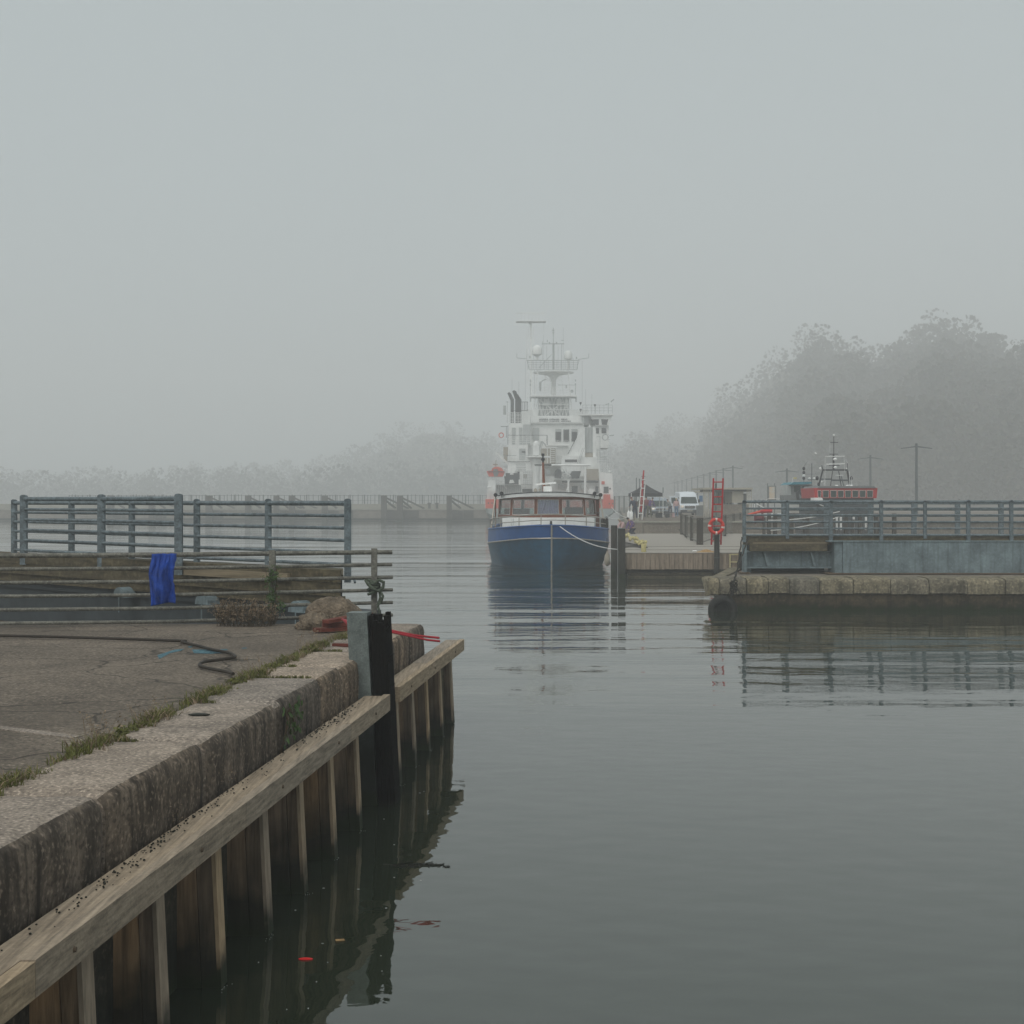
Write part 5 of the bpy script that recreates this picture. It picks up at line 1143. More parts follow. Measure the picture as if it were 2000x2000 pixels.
MB().box(xa+.15, xb-.15, YR_+.1, YR_+5.5, 1.9, PZ(972.5, YR_)).build('cabin_base', 'bridge_dark', r_b)
MB().poly([(1590, 953), (1714, 953), (1712, 973), (1592, 973)], YR_, 4).build('wheelhouse', 'boat_red', r_b)
for k, px in enumerate((1597, 1606.8, 1621.8, 1636, 1650.3, 1664.5, 1678.7, 1693)):
    w_ = 7 if k == 0 else 12.4; f = MB().poly([(px, 957.5), (px+w_, 957.5), (px+w_-.6, 971.5), (px+.6, 971.5)], YR_-.04, .03).build('window', 'buoy_white', r_b)
    MB().poly([(px+.7, 958.3), (px+w_-.7, 958.3), (px+w_-1.2, 970.8), (px+1.2, 970.8)], YR_-.06, .018).build('pane', 'pane_dark', f)
MB().poly([(1597, 953), (1601, 949), (1707, 949), (1711, 953)], YR_-.1, 4.4).build('wheelhouse_roof', 'wall_grey', r_b)
MB().poly([(1590, 972), (1606, 972), (1610, 985), (1590, 985)], YR_-.6, 1).build('dinghy_cover', 'white_paint', r_b)
def bars(name, m_, L, par, Y):
    mb = MB()
    for (a, b_, w_) in L: mb.bar(P(a[0], a[1], Y), P(b_[0], b_[1], Y), w_*Y/FPX)
    return mb.build(name, m_, par)
Ym = YR_+2.2
bars('radar_arch', 'lamp_black', [((1607, 918), (1655, 918), 3), ((1607, 918), (1600, 945), 2.6), ((1655, 919), (1659, 945), 3.2), ((1626, 920), (1622, 950), 1.3), ((1638, 920), (1643, 950), 1.5), ((1605, 909), (1607, 918), 1.3), ((1655, 905), (1655, 918), 1.0)], r_b, Ym)
bars('mast', 'lamp_black', [((1628.5, 852), (1628.5, 889), 1.2), ((1621, 864), (1637, 864), 1.2), ((1620, 887), (1637, 887), 1.1), ((1628, 888), (1628, 918), 3.2), ((1619, 909), (1640, 909), 1.2)], r_b, Ym)
bars('radar_scanner', 'white_paint', [((1612, 891.5), (1650, 891), 1.5)], r_b, Ym-.2); bars('radar_scanner', 'white_paint', [((1614, 906.5), (1650, 905.5), 2.0)], r_b, Ym-.2)
bars('radar_scanner', 'white_paint', [((1632, 928.2), (1647, 928.2), 1.0)], r_b, Ym-.6)
for px, py, r_ in ((1631, 897, 4), (1631.5, 913, 3.6), (1602, 915, 2.4), (1653.5, 915, 1.5), (1628.5, 850, 2.2), (1605, 941, 1.6)): MB().ball(P(px, py, Ym-.3), r_*Ym/FPX, None, r_*Ym/FPX*(.75 if r_ > 3 else 1.1), 10, 7).build('dome', 'white_paint', r_b, smooth=True)
for px, py, r_ in ((1596, 934, 3.3), (1663, 934, 3), (1599, 946, 3)): MB().ball(P(px, py, Ym-.3), r_*Ym/FPX, None, r_*1.3*Ym/FPX, 10, 7).build('life_raft', 'lamp_black', r_b, smooth=True)
for ab in ([((1611.5, 894), (1611.5, 953), .5), ((1649, 895), (1650, 921), .4), ((1609.5, 933), (1609.5, 950), .6), ((1663.5, 932), (1663.5, 950), .6), ((1652, 897), (1656, 904), .5), ((1621, 863), (1621, 885), .35), ((1659, 920), (1659, 950), .6), ((1612, 950), (1616, 985), .6)]): bars('whip_aerial', 'white_paint', [ab], r_b, Ym-.4)
bars('stair_struts', 'lamp_grey', [((1643, 930), (1648, 950), 1.5), ((1603, 936), (1625, 936), 3), ((1625, 938), (1660, 938), 3.2)], r_b, Ym+.5)
for px in (1634, 1655, 1663): MB().ball(P(px, 949, YR_), .11, .1, .07, 8, 5).build('deck_lamp', 'white_paint', r_b)

YG = 98.; g_b = thing('fishing_boat', 'grey workboat with turquoise wheelhouse roof left of the red pilot boat', 'boat', (PX(1566, YG), YG, 0))
rows = []
cx = PX(1562, YG)
for dy, hw in ((-3, .2), (-2, 1.2), (0, 1.9), (5, 2.0), (8, 1.7)): rows.append([(cx-hw*1.05, YG+dy, 2.3 if dy < 0 else 2.0), (cx-hw, YG+dy+.1, 1.0), (cx-hw*.6, YG+dy+.2, -.3), (cx+hw*.6, YG+dy+.2, -.3), (cx+hw, YG+dy+.1, 1.0), (cx+hw*1.05, YG+dy, 2.3 if dy < 0 else 2.0)])
h_ = MB().grid(rows); h_.add(rows[0], [tuple(range(6))]); h_.add(rows[-1], [tuple(range(6))]); h_.build('hull', 'ship_dark', g_b)
dk = MB(); dk.v = [Vector(r[k]) for r in rows for k in (0, 5)]; dk.f = [(2*i, 2*i+1, 2*i+3, 2*i+2) for i in range(len(rows)-1)]; dk.build('deck', 'wall_grey', g_b)
MB().poly([(1543, 946.5), (1551, 941.5), (1585, 941), (1585, 944.5), (1575, 946)], YG-.4, 3.6).build('wheelhouse_roof', 'teal_roof', g_b)
MB().poly([(1546, 947), (1584, 946), (1584, 985), (1548, 985)], YG, 3).build('wheelhouse', 'wall_grey', g_b)
for px in (1551, 1567.5): MB().rect(px, 949, px+12.5, 961, YG-.05, .04).build('window', 'pane_dark', g_b)
MB().rect(1531, 967, 1555, 984, YG-1.6, 1.4).build('fish_box', 'wall_grey', g_b)
MB().rect(1574, 968, 1583, 984, YG-.3, .28).build('locker', 'teal_roof', g_b)
MB().poly([(1536, 947), (1549, 950), (1549, 968), (1536, 968)], YG+.2, 1.2).build('side_house', 'ship_grey', g_b)
bars('crane_arm', 'lamp_black', [((1557, 960), (1560, 985), 5), ((1558, 959), (1582, 982), 3.6), ((1549, 978), (1560, 984), 3)], g_b, YG-2)
bars('mast', 'lamp_grey', [((1585.5, 905), (1585.5, 985), 1.3), ((1570, 914), (1570, 942), .9), ((1567, 926), (1600, 926), .6), ((1571, 910), (1577, 901), .5), ((1577, 937), (1594, 937), 1)], g_b, YG+1)
for y in (915, 923, 934): MB().ball(P(1570, y, YG+.9), .11, .11, .13, 8, 6).build('signal_lamp', 'lamp_black', g_b, smooth=True)
MB().ball(P(1570, 929, YG+.9), .11, .11, .11, 8, 6).build('signal_lamp', 'white_paint', g_b)
for px in (1581, 1590): MB().ball(P(px, 934.5, YG+.9), .1, .1, .08, 8, 5).build('floodlight', 'white_paint', g_b)
bars('flag', 'yellow', [((1550, 934), (1556, 934), 3.5)], g_b, YG); bars('flag_pole', 'white_paint', [((1549, 932), (1546, 946), .8)], g_b, YG)
# boat stuff lower, white RIB and red boom seen through railing
rib = thing('inflatable_boat', 'grey inflatable boat with white arch beside the notice board', 'boat', (PX(1520, 100), 100, 0))
MB().tube(smoothpts([Vector((PX(1478, 100), 100, 1.95)), Vector((PX(1490, 100), 99, 2.0)), Vector((PX(1530, 100), 99, 2.0)), Vector((PX(1545, 100), 100, 2.05)), Vector((PX(1530, 100), 101.5, 2.0)), Vector((PX(1480, 100), 101.5, 1.95))], 4), .28, 10).build('tube', 'ship_grey', rib, smooth=True)
MB().box(PX(1482, 100), PX(1535, 100), 99.3, 101.3, -.2, 1.8).build('hull', 'ship_dark', rib)
bars('arch', 'white_paint', [((1495, 978), (1500, 974), .9), ((1500, 974), (1524, 973.5), .9), ((1524, 973.5), (1528, 978), .9), ((1495, 978), (1495, 985), .9), ((1528, 978), (1528, 985), .9)], rib, 100)
rbm = thing('orange_boom', 'long orange and red tapered boom lying across behind the bridge railing', 'boom', tuple(P(1490, 1000, 72)))
MB().cyl(P(1459, 1006, 72), P(1505, 994, 72), .05, .09, 8).build('orange_section', 'orange', rbm); MB().cyl(P(1485, 999, 71.9), P(1508, 998, 71.9), .09, None, 8).build('red_section', 'red_paint', rbm)
bars('ramp', 'white_paint', [((1478, 984), (1498, 995), 1.8), ((1474, 984), (1474, 992), 1.6)], None, 74).__setitem__('label', 'white angled frame tilted behind the bridge railing')
bpy.data.objects['ramp']['category'] = 'frame'
rs_ = thing('red_reel', 'red hose reel on the quay seen through the bridge railing', 'reel', tuple(P(1482, 1012, 73))); MB().lathe(P(1482, 1012, 73), [(.12, -.25), (.3, -.22), (.3, -.16), (.14, -.15), (.14, .15), (.3, .16), (.3, .22), (.12, .25)], 14, 'x').build('drum', 'maroon', rs_, smooth=True)
# dark wall / clutter below the boats behind the bridge: inner quay with piles
iq = thing('inner_jetty', 'dark timber jetty with square piles seen through the bridge railing', 'jetty', (14, 70, 0))
MB().box(PX(1490, 70), 34, 70, 76, .55, 1.0).build('deck', 'deck_wood', iq)
for px in (1500, 1512, 1544, 1575, 1625, 1650, 1678, 1710, 1745): MB().rect(px, 1003, px+6, 1100, 69.6, .3).build('pile', 'pile_wood', iq)
for px in (1633, 1641, 1666, 1690): MB().rect(px, 1008, px+3.5, 1035, 69.9, .1).build('white_board', 'white_paint', iq)
for (a, b_) in (((1640, 1000), (1545, 1012)), ((1650, 1004), (1500, 1018)), ((1512, 1004), (1453, 1040)), ((1575, 996), (1545, 989)), ((1630, 990), (1665, 996))):
    pass
for i, (a, b_, L) in enumerate((((1640, 999), (1500, 1016), 'upper slack pale line crossing behind the bridge railing'), ((1640, 1009), (1505, 1036), 'lower slack pale line crossing behind the bridge railing'), ((1660, 992), (1600, 985), 'short pale line at the bow of the red boat'))):
    A_, B_ = P(*a, 66), P(*b_, 66); MB().tube([A_.lerp(B_, t/10)-Vector((0, 0, .12*4*t/10*(1-t/10))) for t in range(11)], .022, 5).build('slack_line', 'rope_white', label=L, cat='rope')

# ------------------------------------------------------------------ the ship
Ysh = 192.
sh_ = thing('coastguard_ship', 'large white working ship with orange bulwarks, stern towards us, in the fog', 'ship', (PX(1075, Ysh), Ysh, 0))
def S(name, m_, *rects, Y=Ysh, d=.5, par=sh_, **k):
    mb = MB()
    for r in rects:
        if len(r) == 4 and not isinstance(r[0], (tuple, list)): mb.rect(*r, Y, d)
        else: mb.poly(list(r), Y, d)
    return mb.build(name, m_, par, **k)
def SB(name, m_, L, Y=Ysh, par=sh_):
    mb = MB()
    for (a, b_, w_) in L: mb.bar(P(a[0], a[1], Y), P(b_[0], b_[1], Y), w_*1.35*Ysh/FPX)
    return mb.build(name, m_, par)
def SR(name, x0, x1, ytop, ybot, Y, n=None, bars_=3, m_='ship_white', w=.7):
    L = [((x0, ytop+(ybot-ytop)*k/bars_), (x1, ytop+(ybot-ytop)*k/bars_), w) for k in range(bars_)]; n = n or max(2, int((x1-x0)/6))
    L += [((x0+(x1-x0)*i/n, ytop), (x0+(x1-x0)*i/n, ybot), w) for i in range(n+1)]
    return SB(name, m_, L, Y)
# hull: lofted stern, 52 m long
hw = (PX(1202, Ysh)-PX(948, Ysh))/2; cxs = (PX(1202, Ysh)+PX(948, Ysh))/2; rows = []
for dy, f, g_ in ((0, .97, .72), (1.5, 1, .82), (8, 1, .92), (30, 1, .95), (42, .8, .6), (52, .25, .1)):
    h = hw*f; rows.append([(cxs-h, Ysh+dy, PZ(993, Ysh)), (cxs-h*.985, Ysh+dy, 1.5), (cxs-h*g_*1.02, Ysh+dy, .4), (cxs-h*g_*.92, Ysh+dy, -1), (cxs+h*g_*.92, Ysh+dy, -1), (cxs+h*g_*1.02, Ysh+dy, .4), (cxs+h*.985, Ysh+dy, 1.5), (cxs+h, Ysh+dy, PZ(993, Ysh))])
m1 = MB().grid(rows); m1.add(rows[0], [tuple(range(8))]); m1.add([r[0] for r in rows]+[r[7] for r in rows[::-1]], [tuple(range(12))]); m1.build('hull', 'ship_hull', sh_)
MB().box(cxs-hw*.9, cxs+hw*.9, Ysh+.3, Ysh+40, PZ(993, Ysh)+.01, PZ(993, Ysh)+.05).build('aft_deck', 'ship_tan', sh_)
S('orange_bulwark', 'orange', (948, 975, 973, 993), d=5); S('orange_bulwark', 'orange', (1178, 976, 1202, 994), d=5); S('orange_bulwark', 'orange', (1180, 965.5, 1192, 976), d=2)
S('orange_bulwark', 'orange', (973.2, 975, 1177.8, 992.8), Y=Ysh+4, d=.4)
mb = MB()
for s_ in (-1, 1): mb.box(cxs+s_*hw-.15, cxs+s_*hw+.15, Ysh+5, Ysh+42, PZ(992.9, Ysh), PZ(975, Ysh))
mb.build('side_bulwark', 'ship_white', sh_)
for px in (953, 960): S('hawse_hole', 'ship_dark', (px, 981, px+2, 984), Y=Ysh-.03, d=.03)
for px in (1189, 1196): S('hawse_hole', 'ship_dark', (px, 982, px+2, 985), Y=Ysh-.03, d=.03)
# corner houses above the bulwarks
S('quarter_house', 'ship_white', ((950, 975), (954, 938), (968, 938), (968, 975)), Y=Ysh+1, d=7)
S('quarter_house', 'ship_white', ((1172, 975), (1172, 922), (1196, 925), (1198, 975)), Y=Ysh+2, d=9)
S('doorway', 'ship_dark', (1179, 950.5, 1188.5, 963.5), Y=Ysh+1.96, d=.05); S('doorway', 'ship_dark', (1163, 950, 1171.5, 963.5), Y=Ysh+5.9, d=.1)
S('port_rim', 'ship_dark', (1190, 953, 1193, 956), Y=Ysh+1.96, d=.05)
# main deck house at the stern, two levels
S('stern_house', 'ship_white', (968, 946, 1018, 975), (1060, 930, 1172, 975), Y=Ysh+6, d=8)
S('ribbed_container', 'ship_grey', (970, 947, 1017, 966), Y=Ysh+4, d=1.8)
SB('ribs', 'ship_white', [((974+4*k, 948), (974+4*k, 966), .7) for k in range(11)], Ysh+3.95)
S('work_deck', 'ship_white', (1083, 934.5, 1136, 938), Y=Ysh+3.5, d=2.6); S('work_deck', 'ship_white', (1018, 950, 1042, 954.5), Y=Ysh+3.5, d=2.6)
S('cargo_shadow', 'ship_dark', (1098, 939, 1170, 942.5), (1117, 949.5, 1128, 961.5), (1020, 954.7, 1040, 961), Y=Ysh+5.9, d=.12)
S('shelter_plate', 'ship_tan', (1146, 916, 1170, 938), Y=Ysh+5, d=2)
SB('deck_posts', 'ship_white', [((1110, 938), (1110, 972), 2.4), ((1112.5, 938), (1106, 960), 1.2), ((1170, 915), (1174, 975), 1.6), ((1018, 922), (1018, 950), 1.3), ((1040, 922), (1040, 950), 1.0), ((1128, 938), (1134, 918), .9)], Ysh+3.3)
S('black_bag', 'ship_dark', ((1083, 933), (1084, 921), (1089, 915), (1095, 917), (1097, 925), (1096, 934)), Y=Ysh+3, d=1.6)
S('equipment_skid', 'ship_dark', ((1118, 934), (1114, 926), (1118, 920), (1135, 920), (1131, 934)), Y=Ysh+3, d=1.6)
r13 = random.Random(44); mb = MB()
for _ in range(46): px, py = r13.uniform(1097, 1120), r13.uniform(921, 933); mb.bar(P(px, py, Ysh+3.2), P(px+r13.gauss(0, 3), py+r13.gauss(0, 3), Ysh+3.6), .09)
mb.build('deck_gear', 'ship_grey', sh_)
S('black_reel', 'ship_dark', (985, 930, 1013, 946), (988, 924, 1011, 930.2), (1010.5, 921, 1015, 936), Y=Ysh+2.4, d=1.8)
S('reel_label', 'ship_white', (996, 924.5, 1003, 927), ((994, 944), (996, 937), (1002, 937), (1005, 943)), Y=Ysh+2.34, d=.05)
SR('cage_rail', 1022, 1041, 920, 948, Ysh+2.5, 5, 9, 'ship_grey')
S('louvre', 'ship_grey', *[(1008, 906+3.2*k, 1027, 907.6+3.2*k) for k in range(5)], Y=Ysh+5.9, d=.2)
# boat deck
S('boat_deck_house', 'ship_white', (992, 902, 1060, 946), Y=Ysh+9, d=8)
SB('deck_edge', 'ship_dark', [((992, 901.5), (1042, 901.5), .7), ((990, 889.5), (1008, 889.5), .6)], Ysh+8.8)
S('lower_house', 'ship_white', (993, 869, 1031, 901), Y=Ysh+9.5, d=8)
SB('house_posts', 'ship_white', [((1029, 868), (1029, 900), 1.5), ((993, 868), (993, 902), 1.3)], Ysh+9)
S('door', 'ship_grey', (1014, 876, 1026, 898), Y=Ysh+9.4, d=.08); S('door_sign', 'ship_dark', (1019, 881, 1026, 884), Y=Ysh+9.33, d=.04)
S('vent_locker', 'ship_tan', (983, 873, 992, 890), (984, 891, 991, 903), Y=Ysh+9.2, d=1.6)
S('louvred_tower', 'ship_tan', (1057, 876, 1085, 905), Y=Ysh+10, d=3); SB('tower_frame', 'ship_white', [((1069, 873), (1069, 905), 1.0), ((1075, 873), (1075, 905), 1.0), ((1057, 873.5), (1088, 873.5), 1.0)]+[((1076, 878+4*k), (1084, 878+4*k), .8) for k in range(7)], Ysh+9.8)
# crane pedestal
MB().lathe(P(1047, 958, Ysh+2.2), [(x*Ysh/FPX, z*Ysh/FPX) for x, z in ((7, 0), (7, 36), (12, 58), (14, 63), (21, 65), (21, 67), (0, 67))], 20).build('crane_pedestal', 'ship_white', sh_, smooth=True)
S('pedestal_walkway', 'ship_white', (1034, 890.5, 1074, 893.5), Y=Ysh+1.4, d=1.6)
MB().lathe(P(1047.5, 871, Ysh+2.2), [(6.3*Ysh/FPX, 0), (6.5*Ysh/FPX, .25), (5*Ysh/FPX, .55), (2.5*Ysh/FPX, .7), (0, .74)], 16).build('cab_dome', 'ship_white', sh_, smooth=True)
SB('jib', 'ship_grey', [((1049, 893), (1058, 862), 2.5), ((1058, 862), (1065, 868), 2.2), ((1053, 889), (1060, 866), .9), ((1065, 868), (1067, 874), 1.6)], Ysh+1.8); S('cab', 'ship_white', (1041, 871, 1053, 889), Y=Ysh+1.6, d=1.4)
# boom and its post
MB().cyl(P(1077, 908.5, Ysh+1), P(1153, 908.5, Ysh+1), 2.2*Ysh/FPX, None, 12).build('boom', 'ship_white', sh_, smooth=True)
MB().cyl(P(1143, 910, Ysh+1.1), P(1143, 972, Ysh+1.1), 2.5*Ysh/FPX, None, 12).build('boom_post', 'ship_white', sh_, smooth=True)
# big sloping housing (stern crane casing)
S('sloping_casing', 'ship_white', ((1111, 893), (1131, 845), (1134, 837), (1138, 834.5), (1142.5, 834), (1142.5, 906), (1111, 906)), ((1158.3, 834), (1162, 834.5), (1164, 840), (1164, 905), (1158.3, 905)), Y=Ysh+6.5, d=3)
S('casing_shutter', 'ship_grey', *[(1143+3.1*k, 834.5, 1145.6+3.1*k, 884) for k in range(5)], Y=Ysh+6.8, d=2.5); S('casing_locker', 'ship_tan', (1143, 884.5, 1158, 903), Y=Ysh+6.9, d=2)
S('casing_base', 'ship_white', (1097, 890, 1138, 893), (1097, 893, 1170, 930), Y=Ysh+5.5, d=3.5); S('casing_slot', 'ship_dark', (1103.5, 897.5, 1127, 902.5), Y=Ysh+5.45, d=.06)
SB('casing_stay', 'ship_dark', [((1109, 887), (1127, 853), .8)], Ysh+6.3)
# superstructure
S('superstructure', 'ship_white', (1031, 826.5, 1140, 905), Y=Ysh+13, d=12)
S('upper_ledge', 'ship_white', (1034, 824.5, 1138, 827), (1068, 869.5, 1110, 871), Y=Ysh+12.6, d=1)
for a, b_ in ((1084.5, 1096.5), (1100, 1112), (1116, 1128)):
    f = S('window', 'ship_grey', (a, 838, b_, 862.5), Y=Ysh+12.9, d=.09); S('pane', 'ship_dark', (a+.8, 843.5 if a != 1100 else 839.5, b_-.8, 862), Y=Ysh+12.84, d=.055, par=f)
S('wall_locker', 'ship_grey', (1041, 836, 1053, 860), Y=Ysh+12.8, d=.15); 
SB('bridge_louvres', 'ship_dark', [((1053, 818.5), (1070, 818.5), 1.3), ((1073, 818.5), (1092, 818.5), 1.3), ((1096, 818.5), (1108, 818.5), 1.3), ((1053, 822.8), (1070, 822.8), 1.6), ((1073, 822.8), (1092, 822.8), 1.6), ((1096, 822.8), (1115, 822.8), 1.6)], Ysh+14.9)
S('monkey_island', 'ship_white', (1037, 812, 1136, 826.4), Y=Ysh+15, d=9)
S('inner_tower', 'ship_grey', (1052, 775, 1112, 812), Y=Ysh+17, d=5); S('tower_opening', 'ship_white', (1062, 779, 1073, 792), (1088, 779, 1096, 792), (1104, 780, 1109, 797), Y=Ysh+16.9, d=.08)
# funnel block
S('funnel_casing', 'ship_white', (994, 826, 1036, 869), Y=Ysh+12, d=6)
S('casing_recess', 'ship_grey', (1000, 835, 1007, 868), (1013.5, 835, 1020, 868), (1021.5, 829, 1036, 868), Y=Ysh+11.9, d=.08)
SR('funnel_rail', 992, 1036, 850, 868, Ysh+11.2, 6, 5); SB('awning_frame', 'ship_dark', [((992, 850), (1069, 850), .7), ((992, 831), (992, 869), .8), ((1068.5, 850), (1068.5, 869), 1.2), ((978, 833), (991, 833), .8), ((989, 833), (989, 855), .7)], Ysh+11)
for (pts, w_) in (((994, 768, 1000.5, 780, 826), 6.5), ((1004, 764, 1010, 778, 826), 7.5), ((1008, 770, 1015.5, 781, 826), 6)):
    x0, y0, x1, y1, y2 = pts; S('exhaust_pipe', 'ship_dark', ((x0-w_*.45, y0), (x0, y0-2), (x0+w_*.55, y0), (x1+w_/2, y1), (x1+w_/2, y2), (x1-w_/2, y2), (x1-w_/2, y1+2)), Y=Ysh+13, d=.5)
SR('stack_rail', 990, 1034, 806, 826, Ysh+12, 8, 7); SB('stack_ladder', 'ship_dark', [((1018+3.1*k, 785), (1018+3.1*k, 803), .7) for k in range(5)]+[((1018, 785), (1031, 785), .7), ((1000, 802), (1031, 802), .6)], Ysh+12.5)
S('signal_panel', 'ship_grey', (983, 792, 988.5, 810), Y=Ysh+12, d=.2); SB('side_mast', 'ship_grey', [((991, 784), (991, 826), .6), ((988, 785), (993, 785), .9)], Ysh+12)
# starboard bridge wing
S('bridge_wing', 'ship_white', ((1152, 811), (1196, 811), (1189, 831), (1163, 831)), Y=Ysh+14, d=9)
S('wing_window', 'ship_dark', ((1154, 819), (1169.5, 819), (1169.5, 829.5), (1160, 829.5)), Y=Ysh+13.92, d=.07); S('wing_window', 'ship_dark', ((1174, 819), (1188, 819), (1185, 829.5), (1176, 829.5)), Y=Ysh+13.92, d=.07)
S('wing_roof', 'ship_white', (1133, 808.5, 1198, 811), Y=Ysh+13.5, d=10); S('wing_inner', 'ship_grey', (1136, 811, 1151, 830), Y=Ysh+15, d=6)
S('wing_tower', 'ship_white', (1158, 831.2, 1189, 875), Y=Ysh+14.5, d=6); S('wing_tower_base', 'ship_white', (1160, 875.2, 1172, 925), Y=Ysh+12, d=6)
S('tower_window', 'ship_dark', (1164, 836, 1170, 846.5), Y=Ysh+14.4, d=.09); S('tower_window', 'ship_dark', (1175, 836, 1184, 846), Y=Ysh+14.4, d=.09)
SR('wing_rail', 1138, 1196, 791, 808, Ysh+14, 7, 3, 'ship_grey', .55)
for px, py in ((1134, 788), (1134, 801), (1162, 792)): MB().lathe(P(px, py, Ysh+13.5), [(.02, -.3), (.06, -.15), (.14, .0), (.17, .18), (.0, .2)], 12).build('wing_lamp', 'ship_dark', sh_, smooth=True)
SB('wing_mast', 'ship_grey', [((1188, 788), (1188, 808), 1.0), ((1193, 785), (1199, 780), 2), ((1183, 790), (1190, 788), 1.2), ((1162, 793), (1162, 808), .9)], Ysh+13.5)
# lifebuoy rings and outboard gear on starboard quarter
torus(MB(), P(1182, 854, Ysh+11), .42, .08, 20, 8).build('ring_rack', 'ship_grey', sh_); SB('outrigger', 'ship_grey', [((1165, 853), (1173, 853), .8), ((1172, 853), (1172, 905), .8), ((1164, 879), (1180, 879), .9), ((1190, 851), (1199, 850), 1.6), ((1186, 860), (1192, 858), .6), ((1173, 893), (1186, 892), 1.2), ((1165, 897), (1184, 897), .5), ((1180, 880), (1180, 922), .5), ((1167, 880), (1167, 905), .5), ((1168, 902), (1184, 902), .6), ((1172, 916), (1194, 916), 1.2), ((1172, 920), (1194, 920), .8), ((1192, 909), (1193, 925), .7), ((1176, 906), (1176, 926), .7), ((1184, 906), (1184, 926), .7)], Ysh+4)
MB().ball(P(1191, 921, Ysh+3.8), .22, .2, .12, 10, 6).build('outboard_dome', 'ship_white', sh_)
# port side: lifebuoy, davit, lifeboat
torus(MB(), P(979, 850, Ysh+11), .34, .07, 20, 8).build('ring', 'orange', sh_)
SB('davit', 'ship_white', [((971, 886), (992, 906), 3), ((968, 884), (974, 888), 3.5), ((993, 905), (997, 920), 1.5), ((962, 934), (976, 934), 1.2), ((975, 936), (990, 955), 1.3), ((992, 917), (960, 908), 1), ((960, 908), (972, 892), .5), ((955, 940), (953, 975), .8)], Ysh+3)
SR('quarter_rail', 952, 985, 934, 948, Ysh+1.5, 8, 3); MB().ball(P(955, 952, Ysh), .38, .3, .14, 10, 6).build('rescue_float', 'ship_white', sh_)
lbt = thing('rescue_boat', 'orange rescue boat hung in the davit on the ship port quarter', 'boat', tuple(P(968, 922, Ysh+1.5)))
MB().poly([(950.5, 920), (960, 919), (961, 915), (966, 912), (973, 911.5), (980, 914), (983, 919), (985.5, 921), (984, 926), (982, 930.5), (955, 930.5), (952.5, 926)], Ysh+1.5, 2.4).build('hull', 'orange', lbt)
MB().poly([(964, 916), (972, 916), (974, 924), (971, 930), (965, 930), (963, 922)], Ysh+1.4, .09).build('engine', 'wall_grey', lbt)
MB().rect(953, 920.5, 984, 922, Ysh+1.35, .14).build('grab_line', 'maroon', lbt); MB().cyl(P(968, 911, Ysh+2.5), P(969, 898, Ysh+2.5), .05, None, 5).build('falls', 'ship_tan', lbt); MB().rect(963, 906, 972, 908.5, Ysh+2.3, .4).build('hook_frame', 'ship_tan', lbt)
# main mast
def lath(name, c, prof, m_='ship_white'): k = Ysh/FPX; return MB().lathe(c, [(a*k, b_*k) for a, b_ in prof], 18).build(name, m_, sh_, smooth=True)
Yq = Ysh+18
lath('mast_column', P(1081, 812, Yq), ((9, 0), (8.5, 37), (5.5, 40), (5, 72), (7, 80), (14, 86), (30, 89), (44, 91), (44, 92.5), (0, 92.5)))
SB('a_frame', 'ship_white', [((1050, 722), (1041, 826), 1.5), ((1109, 722), (1119, 826), 1.5), ((1045, 774), (1092, 810), 1.4), ((1046, 826), (1100, 785), 1.4), ((1078, 800), (1078, 827), 1.4), ((1094, 798), (1094, 827), 1.0), ((1053, 725), (1080, 748), .8), ((1107, 724), (1080, 748), .8), ((1080, 748), (1058, 762), .6), ((1051, 780), (1043, 812), 1.2), ((1051, 780), (1060, 812), 1.2)], Yq-2)
S('radar_platform', 'ship_white', (1035, 772, 1127, 774.5), Y=Yq-3, d=4); S('platform_brackets', 'ship_grey', (1037, 775, 1044, 777.5), (1116, 775, 1126, 777.5), (1046, 775, 1116, 776.5), Y=Yq-2.8, d=1)
SR('platform_rail', 1050, 1115, 757, 772, Yq-2.5, 9, 3, 'ship_white', .45)
SR('crow_rail', 1031, 1128, 704.5, 722, Yq-2, 12, 5, 'ship_grey', .6); SB('crow_flare', 'ship_grey', [((1029, 704), (1034, 722), .8), ((1131, 704), (1126, 722), .8), ((1028, 704), (1132, 704), 1.0), ((1034, 722), (1127, 722), 1.0), ((1053, 718), (1078, 692), .9)], Yq-2.2)
lath('radome', P(1049, 704, Yq-1), ((3, 0), (3, 8), (8, 11), (10.5, 13), (10.8, 22), (9, 28), (5, 31.5), (0, 33))); lath('radome', P(1110, 722, Yq-1), ((3, 0), (3, 20), (8, 22), (9, 24), (9, 33), (7, 38), (0, 41)), 'ship_white')
SB('topmast', 'ship_grey', [((1081, 722), (1081, 672), 3.2), ((1058, 671.5), (1102, 671.5), 1.3), ((1081, 672), (1080.5, 640), 1.3), ((1068, 722), (1068, 675), .5), ((1097, 722), (1097, 672), .8), ((1090, 722), (1090, 675), .4), ((1060, 704), (1060, 672), .5), ((1078, 645), (1083, 645), 1.5), ((1078, 650), (1083, 650), 1.2)], Yq-1.5)
